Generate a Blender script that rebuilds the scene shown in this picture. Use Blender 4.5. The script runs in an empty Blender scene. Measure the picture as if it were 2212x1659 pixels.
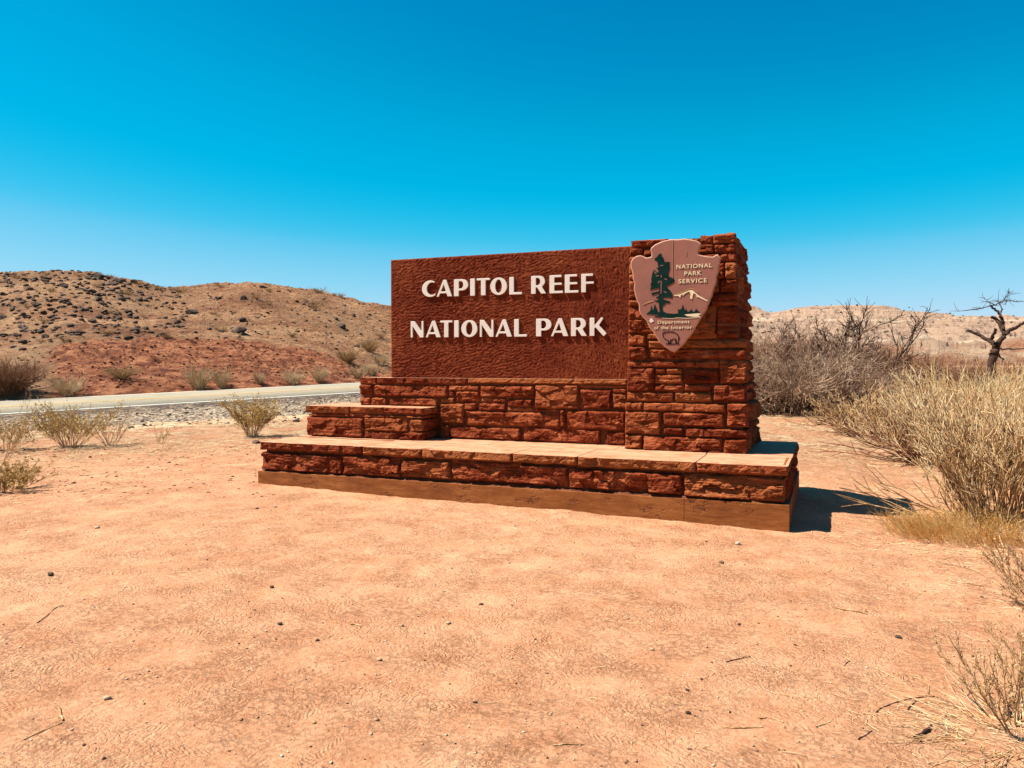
import bpy, math, random
import numpy as np
R = math.radians
scene = bpy.context.scene
COL = scene.collection

# ---------------------------------------------------------------- camera, sky, sun, exposure
EYE = np.array([0.0, 0.0, 1.55])
YAW, PITCH, FOC = R(22.2), math.atan(44.5/1680), 1680.0
cd = bpy.data.cameras.new('camera'); cam = bpy.data.objects.new('camera', cd); COL.objects.link(cam)
cd.sensor_width = 36; cd.lens = 36*FOC/2212; cd.clip_start = .05; cd.clip_end = 9000
cam.location = EYE; cam.rotation_euler = (R(90)-PITCH, 0, YAW)
scene.camera = cam

EXPO = 1.3
SUN = np.array([-.614, -.28, 1.0]); SUN /= np.linalg.norm(SUN)
w = bpy.data.worlds.new('World'); scene.world = w; w.use_nodes = True
nt = w.node_tree; nt.nodes.clear()
sky = nt.nodes.new('ShaderNodeTexSky'); sky.sky_type = 'NISHITA'; sky.sun_disc = False
sky.sun_elevation = math.asin(SUN[2]); sky.sun_rotation = math.atan2(SUN[0], SUN[1])
sky.altitude = 1600; sky.air_density = 1.0; sky.dust_density = .3; sky.ozone_density = 1.0
pre = nt.nodes.new('ShaderNodeVectorMath'); pre.operation = 'MULTIPLY'; pre.inputs[1].default_value = (.0458, .104, .0976)
crv = nt.nodes.new('ShaderNodeRGBCurve')
for ci, pts_ in enumerate(([(0, 0), (.04, .0), (.092, .0), (.112, .03), (.134, .14), (.165, .26), (.25, .50), (.45, .85), (1, 1)],
                           [(0, 0), (.12, .11), (.213, .262), (.29, .415), (.4, .54), (.557, .68), (.70, .74), (1, .95)],
                           [(0, 0), (.2, .33), (.395, .63), (.48, .78), (.56, .85), (.673, .92), (.8, .93), (1, .95)])):
    c_ = crv.mapping.curves[ci]
    c_.points[0].location = pts_[0]; c_.points[-1].location = pts_[-1]
    for q_ in pts_[1:-1]: c_.points.new(*q_)
crv.mapping.update()
post = nt.nodes.new('ShaderNodeVectorMath'); post.operation = 'SCALE'; post.inputs[3].default_value = 10/2**EXPO
bg = nt.nodes.new('ShaderNodeBackground'); bg.inputs[1].default_value = .10
wo = nt.nodes.new('ShaderNodeOutputWorld')
nt.links.new(sky.outputs[0], pre.inputs[0]); nt.links.new(pre.outputs[0], crv.inputs['Color']); nt.links.new(crv.outputs[0], post.inputs[0])
nt.links.new(post.outputs[0], bg.inputs[0]); nt.links.new(bg.outputs[0], wo.inputs[0])

sl = bpy.data.lights.new('sun', 'SUN'); sl.energy = 5.0; sl.angle = R(.5); sl.color = (1, .965, .89)
so = bpy.data.objects.new('sun', sl); COL.objects.link(so)
from mathutils import Vector
so.rotation_euler = Vector(SUN).to_track_quat('Z', 'Y').to_euler()
vs = scene.view_settings; scene.display_settings.display_device = 'sRGB'
vs.view_transform = 'Standard'; vs.look = 'None'; vs.gamma = 1; vs.use_curve_mapping = False; vs.exposure = EXPO

# ---------------------------------------------------------------- noise
_p = np.random.RandomState(7).permutation(256); _p = np.concatenate([_p, _p, _p])
_g = np.random.RandomState(8).randn(256, 3); _g /= np.linalg.norm(_g, axis=1)[:, None]
def pn(x, y, z=0.0):
    x, y, z = np.broadcast_arrays(np.asarray(x, float), np.asarray(y, float), np.asarray(z, float))
    xi, yi, zi = np.floor(x).astype(int), np.floor(y).astype(int), np.floor(z).astype(int)
    xf, yf, zf = x-xi, y-yi, z-zi
    u, v, t = [f*f*f*(f*(f*6-15)+10) for f in (xf, yf, zf)]
    def gr(i, j, k):
        h = _p[_p[_p[(xi+i) & 255]+((yi+j) & 255)]+((zi+k) & 255)]
        g = _g[h]
        return g[..., 0]*(xf-i)+g[..., 1]*(yf-j)+g[..., 2]*(zf-k)
    l = lambda a, b, f: a+(b-a)*f
    return 1.4*l(l(l(gr(0,0,0), gr(1,0,0), u), l(gr(0,1,0), gr(1,1,0), u), v),
             l(l(gr(0,0,1), gr(1,0,1), u), l(gr(0,1,1), gr(1,1,1), u), v), t)
def fbm(x, y, z=0.0, o=4, g=.5):
    s = 0; a = 1.0
    for i in range(o):
        s = s+a*pn(np.asarray(x)*2**i+i*17.3, np.asarray(y)*2**i+i*5.1, np.asarray(z)*2**i); a *= g
    return s
def ridged(x, y, z=0.0, o=4):
    s = 0; a = 1.0
    for i in range(o):
        s = s+a*(.5-np.abs(pn(np.asarray(x)*2**i+i*9.3, np.asarray(y)*2**i+i*3.7, np.asarray(z)*2**i))); a *= .5
    return s
def sst(x, a, b):
    t = np.clip((np.asarray(x, float)-a)/(b-a), 0, 1); return t*t*(3-2*t)

# ---------------------------------------------------------------- objects
def mesh(name, verts, faces, mats, fm=None, smooth=True):
    me = bpy.data.meshes.new(name)
    verts = np.asarray(verts, np.float32).reshape(-1, 3)
    if isinstance(faces, np.ndarray):
        n, k = faces.shape
        me.vertices.add(len(verts)); me.vertices.foreach_set('co', verts.ravel())
        me.loops.add(n*k); me.loops.foreach_set('vertex_index', faces.ravel().astype(np.int32))
        me.polygons.add(n); me.polygons.foreach_set('loop_start', np.arange(0, n*k, k, dtype=np.int32))
        me.update(calc_edges=True)
    else:
        me.from_pydata(verts.tolist(), [], faces)
    if not isinstance(mats, (list, tuple)): mats = [mats]
    for m in mats: me.materials.append(m)
    if fm is not None: me.polygons.foreach_set('material_index', np.asarray(fm, np.int32))
    if smooth is True: me.polygons.foreach_set('use_smooth', np.ones(len(me.polygons), bool))
    elif smooth is not False: me.polygons.foreach_set('use_smooth', np.asarray(smooth, bool))
    me.validate(); me.update()
    return me
def link(name, me, parent=None, loc=None, **props):
    o = bpy.data.objects.new(name, me); COL.objects.link(o)
    if parent is not None: o.parent = parent
    if loc is not None: o.location = loc
    for k, v in props.items(): o[k] = v
    return o
def tag(o, label, cat, group=None):
    o['label'] = label; o['category'] = cat
    if group: o['group'] = group
    return o
def grid(nx, ny):
    i = np.arange((ny-1)*(nx-1)); r = i//(nx-1); c = i % (nx-1); a = r*nx+c
    return np.stack([a, a+1, a+nx+1, a+nx], 1)

# ---------------------------------------------------------------- materials
TONE = (.60, .565, .49, 1)
def mat(name, build, rough=.9, spec=.2):
    m = bpy.data.materials.new(name); m.use_nodes = True
    t = m.node_tree; b = t.nodes['Principled BSDF']
    b.inputs['Roughness'].default_value = rough
    b.inputs['Specular IOR Level'].default_value = spec
    build(N(t), b)
    bc = b.inputs['Base Color']
    if bc.links:                   # calibrate every albedo against the exposure
        k = N(t).mix(1.0, bc.links[0].from_socket, TONE, 'MULTIPLY'); t.links.new(k, bc)
    return m
class N:
    def __init__(s, t): s.t = t
    def n(s, ty, ins={}, **at):
        x = s.t.nodes.new('ShaderNode'+ty)
        for k, v in at.items(): setattr(x, k, v)
        for k, v in ins.items(): s.set(x.inputs[k], v)
        return x
    def set(s, sock, v):
        if isinstance(v, bpy.types.NodeSocket): s.t.links.new(v, sock)
        else: sock.default_value = v
    def pos(s): return s.n('NewGeometry').outputs['Position']
    def obj(s): return s.n('TexCoord').outputs['Object']
    def rnd(s): return s.n('ObjectInfo').outputs['Random']
    def noise(s, vec, scale, detail=4, rough=.55, dist=0.0, out=0):
        return s.n('TexNoise', {'Vector': vec, 'Scale': scale, 'Detail': detail, 'Roughness': rough, 'Distortion': dist}).outputs[out]
    def map(s, vec, scale=(1,1,1), rot=(0,0,0)):
        return s.n('Mapping', {'Vector': vec, 'Scale': scale, 'Rotation': rot}).outputs[0]
    def m(s, op, a, b=0.0, c=None, clamp=False):
        d = {0: a, 1: b}
        if c is not None: d[2] = c
        return s.n('Math', d, operation=op, use_clamp=clamp).outputs[0]
    def vm(s, op, a, b=(0,0,0), out=0):
        return s.n('VectorMath', {0: a, 1: b}, operation=op).outputs[out]
    def ramp(s, f, lo, hi, a=0.0, b=1.0):
        return s.n('MapRange', {0: f, 1: lo, 2: hi, 3: a, 4: b}).outputs[0]
    def mix(s, f, a, b, mode='MIX'):
        x = s.n('Mix', data_type='RGBA', blend_type=mode); s.set(x.inputs[0], f); s.set(x.inputs[6], a); s.set(x.inputs[7], b)
        return x.outputs[2]
    def cr(s, f, stops):
        x = s.n('ValToRGB', {0: f}); e = x.color_ramp.elements
        while len(e) > 1: e.remove(e[-1])
        e[0].position = stops[0][0]; e[0].color = (*stops[0][1], 1)
        for p, c in stops[1:]:
            k = e.new(p); k.color = (*c, 1)
        return x.outputs[0]
    def bump(s, h, dist, strength=1.0, nrm=None):
        d = {'Height': h, 'Distance': dist, 'Strength': strength}
        if nrm is not None: d['Normal'] = nrm
        return s.n('Bump', d).outputs[0]

def sand(n, b):
    p = n.pos()
    big = n.noise(p, .45, 5); med = n.noise(p, 3.2, 6, .65); fine = n.noise(p, 38, 5, .7)
    f = n.m('ADD', n.m('MULTIPLY', big, .16), n.m('ADD', n.m('MULTIPLY', med, .38), n.m('MULTIPLY', fine, .48)))
    c = n.cr(f, [(.34, (.46, .185, .092)), (.44, (.64, .295, .162)), (.53, (.77, .395, .235)), (.63, (.87, .50, .32))])
    spk = n.n('TexVoronoi', {'Vector': p, 'Scale': 34}); sr = n.n('SeparateColor', {0: spk.outputs['Color']}).outputs[0]
    sm_ = n.m('MULTIPLY', n.ramp(spk.outputs['Distance'], .10, .26, 1, 0), n.m('GREATER_THAN', sr, .80))
    c = n.mix(n.m('MULTIPLY', sm_, .75), c, n.cr(sr, [(.8, (.26, .10, .05)), (.92, (.40, .19, .10)), (.97, (.78, .62, .46))]))
    # yellowish loose silt further off
    d = n.vm('LENGTH', n.vm('SUBTRACT', p, (-2.5, 3.0, 0)), out=1)
    ff = n.m('MULTIPLY', n.ramp(d, 8.5, 12.5), n.ramp(n.noise(p, .8, 4), .38, .6))
    c = n.mix(ff, c, n.cr(n.noise(p, 5, 7, .75), [(.38, (.30, .12, .06)), (.47, (.60, .35, .20)), (.55, (.80, .56, .36)), (.64, (.92, .72, .50))]))
    n.set(b.inputs['Base Color'], c)
    # shoe prints: random cells, each an oval with tread bars
    h = None
    warp = n.vm('ADD', p, n.vm('MULTIPLY', n.vm('SUBTRACT', n.noise(p, 7, 2, out=1), (.5,.5,.5)), (.06,.06,0)))
    for sc, k, off in ((3.1, 210, 0), (3.7, 260, 11.3), (2.7, 170, 5.7)):
        q = n.vm('MULTIPLY', n.vm('ADD', warp, (off, off*1.7, 0)), (1,1,0))
        v = n.n('TexVoronoi', {'Vector': q, 'Scale': sc, 'Randomness': 1}, voronoi_dimensions='2D')
        cell = n.vm('MULTIPLY', v.outputs['Position'], (1,1,1))
        loc = n.vm('SUBTRACT', q, cell)
        cs = n.n('SeparateColor', {0: v.outputs['Color']})
        ro = n.n('VectorRotate', {'Vector': loc, 'Angle': n.m('MULTIPLY', cs.outputs[0], 6.28)}, rotation_type='Z_AXIS').outputs[0]
        xy = n.n('SeparateXYZ', {0: ro})
        ov = n.vm('LENGTH', n.vm('MULTIPLY', ro, (1/.055, 1/.14, 0)), out=1)
        mask = n.m('MULTIPLY', n.ramp(ov, .75, 1.05, 1, 0), n.m('GREATER_THAN', cs.outputs[1], .42))
        zig = n.m('MULTIPLY', n.m('ABSOLUTE', xy.outputs[0]), n.m('MULTIPLY', cs.outputs[2], 1.1))
        bars = n.m('SINE', n.m('MULTIPLY', n.m('ADD', xy.outputs[1], zig), k))
        t = n.m('MULTIPLY', mask, n.m('SUBTRACT', n.m('MULTIPLY', bars, .45), .7))
        t = n.m('MULTIPLY', t, n.ramp(n.noise(p, 9, 3), .36, .56))
        h = t if h is None else n.m('ADD', h, t)
    st = n.noise(p, 16, 8, .78)
    rg = n.m('ABSOLUTE', n.m('SUBTRACT', n.noise(n.map(p, (1, 1.3, 1), (0, 0, .5)), 13, 6, .7), .5))
    lip = n.m('MULTIPLY', n.ramp(rg, 0, .035, 0, 1), n.ramp(n.noise(p, 2.3, 4), .40, .58, 0, 1))
    cr = n.n('TexVoronoi', {'Vector': n.vm('ADD', p, n.vm('MULTIPLY', n.noise(p, 20, 2, out=1), (.05,.05,0))), 'Scale': 30}, feature='DISTANCE_TO_EDGE').outputs[0]
    clod = n.m('MULTIPLY', n.ramp(cr, 0, .18), n.ramp(n.noise(p, 1.7, 3), .42, .58))
    hh = n.m('ADD', n.m('MULTIPLY', h, .0065), n.m('ADD', n.m('MULTIPLY', st, .026), n.m('ADD', n.m('MULTIPLY', lip, .0055), n.m('MULTIPLY', clod, .007))))
    hh = n.m('ADD', hh, n.m('MULTIPLY', n.noise(p, 2.6, 5, .65), .022))
    hh = n.m('ADD', hh, n.m('MULTIPLY', n.m('MULTIPLY', n.ramp(d, 7.5, 11), n.noise(n.map(p, (1.6, 1, 1)), 4.5, 7, .75, .4)), .14))
    n.set(b.inputs['Normal'], n.bump(hh, 1.0, .9))
M_sand = mat('sand', sand, .95, .1)

def stone_builder(dark=1.0, dust=0.0):
    def f(n, b):
        p = n.pos(); r = n.rnd()
        lay = n.noise(n.map(p, (1.2, 1.2, 9)), 3.2, 6, .65, .6)
        bl = n.noise(p, 6, 5, .65)
        c = n.cr(n.m('ADD', n.m('MULTIPLY', lay, .6), n.m('MULTIPLY', bl, .4)),
                 [(.34, (.085, .012, .005)), (.44, (.22, .038, .015)), (.53, (.37, .085, .035)), (.65, (.64, .22, .10))])
        c = n.mix(n.m('MULTIPLY', n.ramp(r, .55, .95), .6), c, (.46, .165, .06, 1))
        c = n.mix(n.m('MULTIPLY', n.ramp(r, 0, .35, 1, 0), .6), c, (.13, .018, .008, 1))
        c = n.mix(n.m('MULTIPLY', n.ramp(n.noise(p, 30, 4, .7), .55, .75), .35), c, (.46, .20, .09, 1))
        n.set(b.inputs['Base Color'], c)
        h = n.m('ADD', n.m('MULTIPLY', n.noise(n.map(p, (1, 1, 2.5)), 24, 8, .75, .2), .022), n.m('MULTIPLY', n.noise(p, 160, 3, .7), .0015))
        n.set(b.inputs['Normal'], n.bump(h, 1.0, .9))
    return f
M_stone = mat('red_sandstone', stone_builder(), .95, .04)
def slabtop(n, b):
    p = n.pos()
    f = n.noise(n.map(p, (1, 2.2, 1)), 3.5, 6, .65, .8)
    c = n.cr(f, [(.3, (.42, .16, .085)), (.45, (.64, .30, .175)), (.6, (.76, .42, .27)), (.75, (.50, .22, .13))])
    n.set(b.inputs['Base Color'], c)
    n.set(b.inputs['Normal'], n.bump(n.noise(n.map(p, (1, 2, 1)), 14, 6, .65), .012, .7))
M_top = mat('sunlit_sandstone_top', slabtop, .9, .15)  # paler copy of the sandstone: sunlit brightness of the tops put into colour
def mortar(n, b):
    p = n.pos()
    n.set(b.inputs['Base Color'], n.cr(n.noise(p, 12, 5, .7), [(.35, (.10, .022, .009)), (.6, (.22, .065, .024))]))
    n.set(b.inputs['Normal'], n.bump(n.noise(p, 45, 5, .7), .008, .9))
M_mortar = mat('red_mortar', mortar)
def concrete(n, b):
    p = n.pos()
    g = n.noise(n.map(p, (1, 1, 5)), 4, 7, .65, .3)
    c = n.cr(n.m('ADD', n.m('MULTIPLY', g, .5), n.m('MULTIPLY', n.noise(p, 3, 5, .6), .5)), [(.36, (.22, .062, .015)), (.5, (.34, .105, .025)), (.63, (.46, .17, .050))])
    pit = n.ramp(n.noise(n.map(p, (1, 1, 2)), 3.0, 5, .75), .57, .64)
    rough = n.noise(p, 55, 4, .8)
    n.set(b.inputs['Base Color'], n.mix(n.m('MULTIPLY', pit, n.ramp(rough, .45, .6)), c, (.08, .018, .008, 1)))
    h = n.m('ADD', n.m('MULTIPLY', g, .006), n.m('SUBTRACT', n.m('MULTIPLY', n.noise(p, 90, 3), .0015), n.m('MULTIPLY', n.m('MULTIPLY', pit, rough), .016)))
    n.set(b.inputs['Normal'], n.bump(h, 1.0, .9))
M_conc = mat('red_board_marked_concrete', concrete)
def panel(n, b):
    p = n.pos()
    c = n.cr(n.m('ADD', n.m('MULTIPLY', n.noise(p, 1.6, 5, .6), .55), n.m('MULTIPLY', n.noise(p, 14, 5, .7), .45)),
             [(.36, (.12, .016, .006)), (.5, (.20, .035, .013)), (.64, (.29, .066, .024))])
    n.set(b.inputs['Base Color'], c)
    n.set(b.inputs['Normal'], n.bump(n.noise(p, 70, 4, .7), .004, .8))
M_panel = mat('carved_red_panel', panel, .9, .08)
def flat(name, c, rough=.6, spec=.3, var=.12, sc=8):
    def f(n, b):
        p = n.pos(); k = n.noise(p, sc, 5, .65)
        lo = tuple(x*(1-var) for x in c); hi = tuple(min(1, x*(1+var)) for x in c)
        n.set(b.inputs['Base Color'], n.cr(k, [(.35, lo), (.65, hi)]))
        n.set(b.inputs['Normal'], n.bump(n.noise(p, 90, 3), .001, .5))
    return mat(name, f, rough, spec)
M_letter = flat('cream_letter_paint', (.92, .84, .82), .5, .35, .05)
M_plaque = flat('plaque_rose_brown_paint', (.36, .135, .10), .6, .3, .10, 5)
M_rim = flat('plaque_edge_paint', (.62, .32, .22), .6, .3, .15, 20)
M_green = flat('dark_green_paint', (.006, .030, .026), .85, .05, .3, 20)
M_cream = flat('cream_emblem_paint', (1.0, .80, .56), .6, .3, .08, 25)
M_ochre = flat('ochre_emblem_paint', (.60, .32, .12), .6, .3, .1, 25)
M_black = flat('black_emblem_paint', (.012, .010, .010), .85, .05, .1, 25)
def road(n, b):
    p = n.pos()
    c = n.cr(n.noise(p, 2, 6, .75), [(.35, (.33, .295, .235)), (.65, (.45, .395, .315))])
    c = n.mix(n.m('MULTIPLY', n.ramp(n.noise(p, .25, 3), .4, .6), .3), c, (.50, .40, .30, 1))
    n.set(b.inputs['Base Color'], c); n.set(b.inputs['Normal'], n.bump(n.noise(p, 60, 3, .8), .006, .8))
M_road = mat('sun_bleached_asphalt', road)
M_white = flat('worn_white_road_paint', (1., .97, .92), .7, .2, .12, 3)
M_yellow = flat('worn_yellow_road_paint', (.85, .55, .20), .7, .2, .15, 3)
def gravel(n, b):
    p = n.pos()
    v = n.n('TexVoronoi', {'Vector': p, 'Scale': 9}); col = n.n('SeparateColor', {0: v.outputs['Color']}).outputs[0]
    v2 = n.n('TexVoronoi', {'Vector': p, 'Scale': 26}); col2 = n.n('SeparateColor', {0: v2.outputs['Color']}).outputs[0]
    c = n.cr(n.m('ADD', n.m('MULTIPLY', col, .5), n.m('MULTIPLY', col2, .5)), [(.12, (.07, .04, .028)), (.38, (.17, .105, .07)), (.58, (.34, .24, .17)), (.8, (.80, .66, .50))])
    at = n.n('Attribute', attribute_name='edge').outputs['Fac']
    sandc = n.cr(n.noise(p, 5, 7, .75), [(.38, (.30, .12, .06)), (.47, (.60, .35, .20)), (.55, (.80, .56, .36)), (.64, (.92, .72, .50))])
    k = n.ramp(n.m('ADD', at, n.m('MULTIPLY', n.m('SUBTRACT', n.noise(p, .9, 5, .7), .5), 1.5)), .45, .6)
    c = n.mix(k, sandc, c)
    tar = n.n('Attribute', attribute_name='tar').outputs['Fac']
    c = n.mix(n.m('MULTIPLY', tar, n.ramp(n.noise(p, 3, 4), .35, .55)), c, (.10, .065, .05, 1))
    n.set(b.inputs['Base Color'], c)
    n.set(b.inputs['Normal'], n.bump(n.m('ADD', v.outputs['Distance'], n.m('MULTIPLY', v2.outputs['Distance'], .4)), -.06, 1.0))
M_gravel = mat('dark_roadside_gravel', gravel)
def hill(n, b):
    p = n.pos()
    f = n.m('ADD', n.m('MULTIPLY', n.noise(p, .16, 5, .6), .5), n.m('MULTIPLY', n.noise(n.map(p, (1,1,2.5)), 1.6, 7, .75), .5))
    c = n.cr(f, [(.37, (.18, .060, .025)), (.45, (.42, .175, .080)), (.53, (.64, .32, .165)), (.63, (.86, .52, .30))])
    v = n.n('TexVoronoi', {'Vector': n.map(p, (1,1,1.6)), 'Scale': 2.6}); sp = n.n('SeparateColor', {0: v.outputs['Color']}).outputs[0]
    dots = n.m('MULTIPLY', n.ramp(v.outputs['Distance'], .12, .3, 1, 0), n.m('GREATER_THAN', sp, .55))
    c = n.mix(n.m('MULTIPLY', dots, .8), c, n.cr(sp, [(.55, (.13, .075, .05)), (.9, (.30, .20, .14))]))
    gy = n.ramp(n.noise(p, .07, 3), .5, .62)
    c = n.mix(n.m('MULTIPLY', gy, .35), c, (.48, .29, .16, 1))
    bank = n.cr(n.noise(n.map(p, (1,1,3)), 1.3, 7, .75), [(.38, (.21, .050, .020)), (.49, (.50, .160, .065)), (.58, (.82, .34, .17))])
    at = n.n('Attribute', attribute_name='bank').outputs['Fac']
    k = n.ramp(n.m('ADD', at, n.m('MULTIPLY', n.m('SUBTRACT', n.noise(p, .6, 5, .7), .5), .7)), .42, .58)
    c = n.mix(k, c, bank)
    n.set(b.inputs['Base Color'], c)
    h = n.m('ADD', n.noise(n.map(p, (1,1,2)), 1.1, 8, .75, .4), n.m('MULTIPLY', dots, .25))
    n.set(b.inputs['Normal'], n.bump(h, 1.3, 1.0))
M_hill = mat('stony_desert_slope', hill)
def mesa(n, b):
    p = n.pos(); z = n.n('SeparateXYZ', {0: p}).outputs[2]
    wz = n.m('ADD', z, n.m('MULTIPLY', n.noise(p, .012, 4), 9))
    band = n.noise(n.n('CombineXYZ', {0: 0.0, 1: 0.0, 2: wz}).outputs[0], .22, 4, .7)
    c = n.cr(band, [(.35, (.50, .30, .22)), (.46, (.66, .43, .32)), (.54, (.74, .50, .37)), (.61, (.95, .75, .57)), (.70, (.60, .35, .24))])
    lowm = n.ramp(n.m('ADD', z, n.m('MULTIPLY', n.noise(p, .02, 4), 26)), 24, 17)
    lowc = n.cr(n.noise(n.map(p, (1,1,6)), .03, 6, .7), [(.36, (.46, .17, .09)), (.5, (.60, .29, .17)), (.6, (.78, .56, .38))])
    c = n.mix(lowm, c, lowc)
    sc = n.n('TexVoronoi', {'Vector': p, 'Scale': .16}); dots = n.m('MULTIPLY', n.ramp(sc.outputs['Distance'], .15, .32, 1, 0), n.m('GREATER_THAN', n.n('SeparateColor', {0: sc.outputs['Color']}).outputs[0], .55))
    c = n.mix(n.m('MULTIPLY', dots, .55), c, (.16, .12, .08, 1))
    n.set(b.inputs['Base Color'], c)
    n.set(b.inputs['Normal'], n.bump(n.noise(n.map(p, (1,1,3)), .05, 9, .8), 8.0, .9))
M_mesa = mat('banded_badland_rock', mesa)
def rock(n, b):
    p = n.pos(); r = n.rnd()
    c = n.cr(n.noise(p, 3.5, 6, .7), [(.35, (.045, .026, .020)), (.52, (.115, .073, .055)), (.66, (.25, .175, .135))])
    c = n.mix(n.ramp(r, .8, 1), c, (.30, .15, .085, 1))
    n.set(b.inputs['Base Color'], c); n.set(b.inputs['Normal'], n.bump(n.noise(p, 9, 6, .7), .08, .9))
M_rock = mat('dark_varnished_boulder', rock)
def pebble(n, b):
    n.set(b.inputs['Base Color'], n.cr(n.rnd(), [(0, (.62, .48, .36)), (.35, (.50, .30, .19)), (.6, (.70, .60, .50)), (.85, (.16, .08, .055))]))
    n.set(b.inputs['Normal'], n.bump(n.noise(n.pos(), 120, 3), .003, .8))
M_pebble = mat('pebble_stone', pebble)
def twigm(name, cols, sc=3.0):
    def f(n, b):
        p = n.pos(); k = n.noise(p, sc, 3, .6); k2 = n.noise(p, 30, 2)
        n.set(b.inputs['Base Color'], n.cr(n.m('ADD', n.m('MULTIPLY', k, .55), n.m('MULTIPLY', k2, .45)), cols))
    return mat(name, f, .85, .15)
M_straw = twigm('bleached_straw_stems', [(.34, (.36, .19, .09)), (.44, (.84, .50, .24)), (.52, (1, .75, .45)), (.62, (1, .90, .66))])
M_strawg = twigm('olive_straw_twigs', [(.34, (.32, .16, .07)), (.46, (.82, .50, .24)), (.58, (1, .76, .46))])
M_grass = twigm('golden_dry_grass', [(.34, (.62, .28, .07)), (.48, (.95, .52, .17)), (.6, (1, .74, .38))], 6)
M_grey = twigm('grey_dead_branches', [(.34, (.12, .055, .035)), (.48, (.32, .185, .125)), (.58, (.66, .46, .34)), (.68, (.92, .72, .56))], 1.5)
M_brownt = twigm('brown_fine_twigs', [(.34, (.16, .060, .032)), (.5, (.32, .145, .085)), (.66, (.50, .28, .17))], 1.2)
M_dark = twigm('dark_bare_wood', [(.34, (.035, .016, .013)), (.5, (.075, .038, .03)), (.66, (.15, .085, .06))], 4)
M_olive = twigm('olive_yellow_leaves', [(.34, (.36, .20, .04)), (.5, (.70, .47, .12)), (.64, (.90, .66, .26))], 8)
M_scrub = twigm('dusty_scrub_leaves', [(.34, (.26, .12, .05)), (.48, (.50, .29, .14)), (.62, (.78, .53, .29))], 4)
M_stem = twigm('tan_woody_stem', [(.34, (.28, .13, .06)), (.5, (.58, .34, .17)), (.62, (.90, .66, .42))], 6)

def gst(n, b):
    v = n.n('TexVoronoi', {'Vector': n.pos(), 'Scale': 7}); n.set(b.inputs['Base Color'], n.cr(n.n('SeparateColor', {0: v.outputs['Color']}).outputs[0], [(.1, (.07, .045, .035)), (.5, (.22, .155, .12)), (.75, (.42, .34, .28)), (.95, (.66, .58, .50))]))
M_gravelstone = mat('gravel_stone', gst)
def pmx(n, b):
    v = n.n('TexVoronoi', {'Vector': n.pos(), 'Scale': 30}); n.set(b.inputs['Base Color'], n.cr(n.n('SeparateColor', {0: v.outputs['Color']}).outputs[0], [(.1, (.10, .045, .03)), (.4, (.42, .22, .13)), (.6, (.62, .42, .29)), (.9, (.74, .64, .54))]))
M_pebblemix = mat('mixed_pebbles', pmx)
M_scrubfar = flat('far_dark_scrub', (.10, .085, .05), .9, .1, .3, .3)
M_pale = twigm('pale_tan_scrub', [(.34, (.34, .19, .10)), (.48, (.66, .44, .26)), (.62, (.92, .70, .46))])

# ---------------------------------------------------------------- where things stand
FWH = np.array([-math.sin(YAW), math.cos(YAW)]); RTH = np.array([math.cos(YAW), math.sin(YAW)])
def ud(u, d):                      # bearing (tangent from the view axis) and distance -> ground plan position
    u = np.asarray(u, float); d = np.asarray(d, float)
    return FWH[0]*d+RTH[0]*u*d, FWH[1]*d+RTH[1]*u*d
def inv_ud(x, y):
    d = x*FWH[0]+y*FWH[1]; l = x*RTH[0]+y*RTH[1]
    return l, d
# road: near edge starts at lateral -14.9, depth 22.6 and climbs 4.6 cm per unit step
RP = np.array([-14.9, 22.6]); RD = np.array([1.187, 1.0]); RL = math.hypot(*RD); RN = np.array([-1.0, 1.187])/RL*1.0
RDU = RD/RL; RWID = 9.6; GRADE = .046/RL
def road_sp(x, y):
    l, d = inv_ud(np.asarray(x, float), np.asarray(y, float))
    dl, dd = l-RP[0], d-RP[1]
    return dl*RDU[0]+dd*RDU[1], dl*(-RDU[1])+dd*RDU[0]      # along, across (positive = far side)
def road_xy(s, p):
    p = p+np.clip(s-37, 0, None)**2/90
    l = RP[0]+s*RDU[0]-p*RDU[1]; d = RP[1]+s*RDU[1]+p*RDU[0]
    return FWH[0]*d+RTH[0]*l, FWH[1]*d+RTH[1]*l
def ground_z(x, y, fine=True):
    x = np.asarray(x, float); y = np.asarray(y, float)
    l, d = inv_ud(x, y)
    r = np.hypot(x, y)
    z = .0136*np.clip(-x-.33, -1, 6.2)
    z = z-.075*sst(x, -.3, .9)*sst(y, 6.8, 9)
    z = z+1.0*sst(d, 30, 150)
    s, p = road_sp(x, y)
    zr = np.clip(GRADE*s, -.4, 1.6)
    wt = sst(p, -10.5, -.5)*(1-sst(p, 14, 34))*(1-sst(s, 50, 90))*(1-sst(-s, 60, 120))
    z = z*(1-wt)+zr*wt-.05*sst(p, -1.2, .3)*wt*(1-sst(p, RWID-.3, RWID+1.2))
    if fine:
        amp = .35+.65*sst(r, 9, 13)
        n = .014*fbm(x*.9, y*.9, 1.3, 4)+.020*amp*fbm(x*2.3, y*2.3, 4.1, 3)+.007*pn(x*6, y*6, 2.2)+.007*pn(x*13, y*12, 5.2)
        n = n+.05*sst(r, 10.5, 14)*ridged(x*1.1, y*1.1, 3.3, 4)*(1-sst(p, -8, -5))
        z = z+n*(1-sst(p, -2.5, -.3)*(1-sst(p, RWID+.3, RWID+2)))
    return z
def gz(x, y): return float(ground_z(np.array([x]), np.array([y]))[0])

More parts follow.
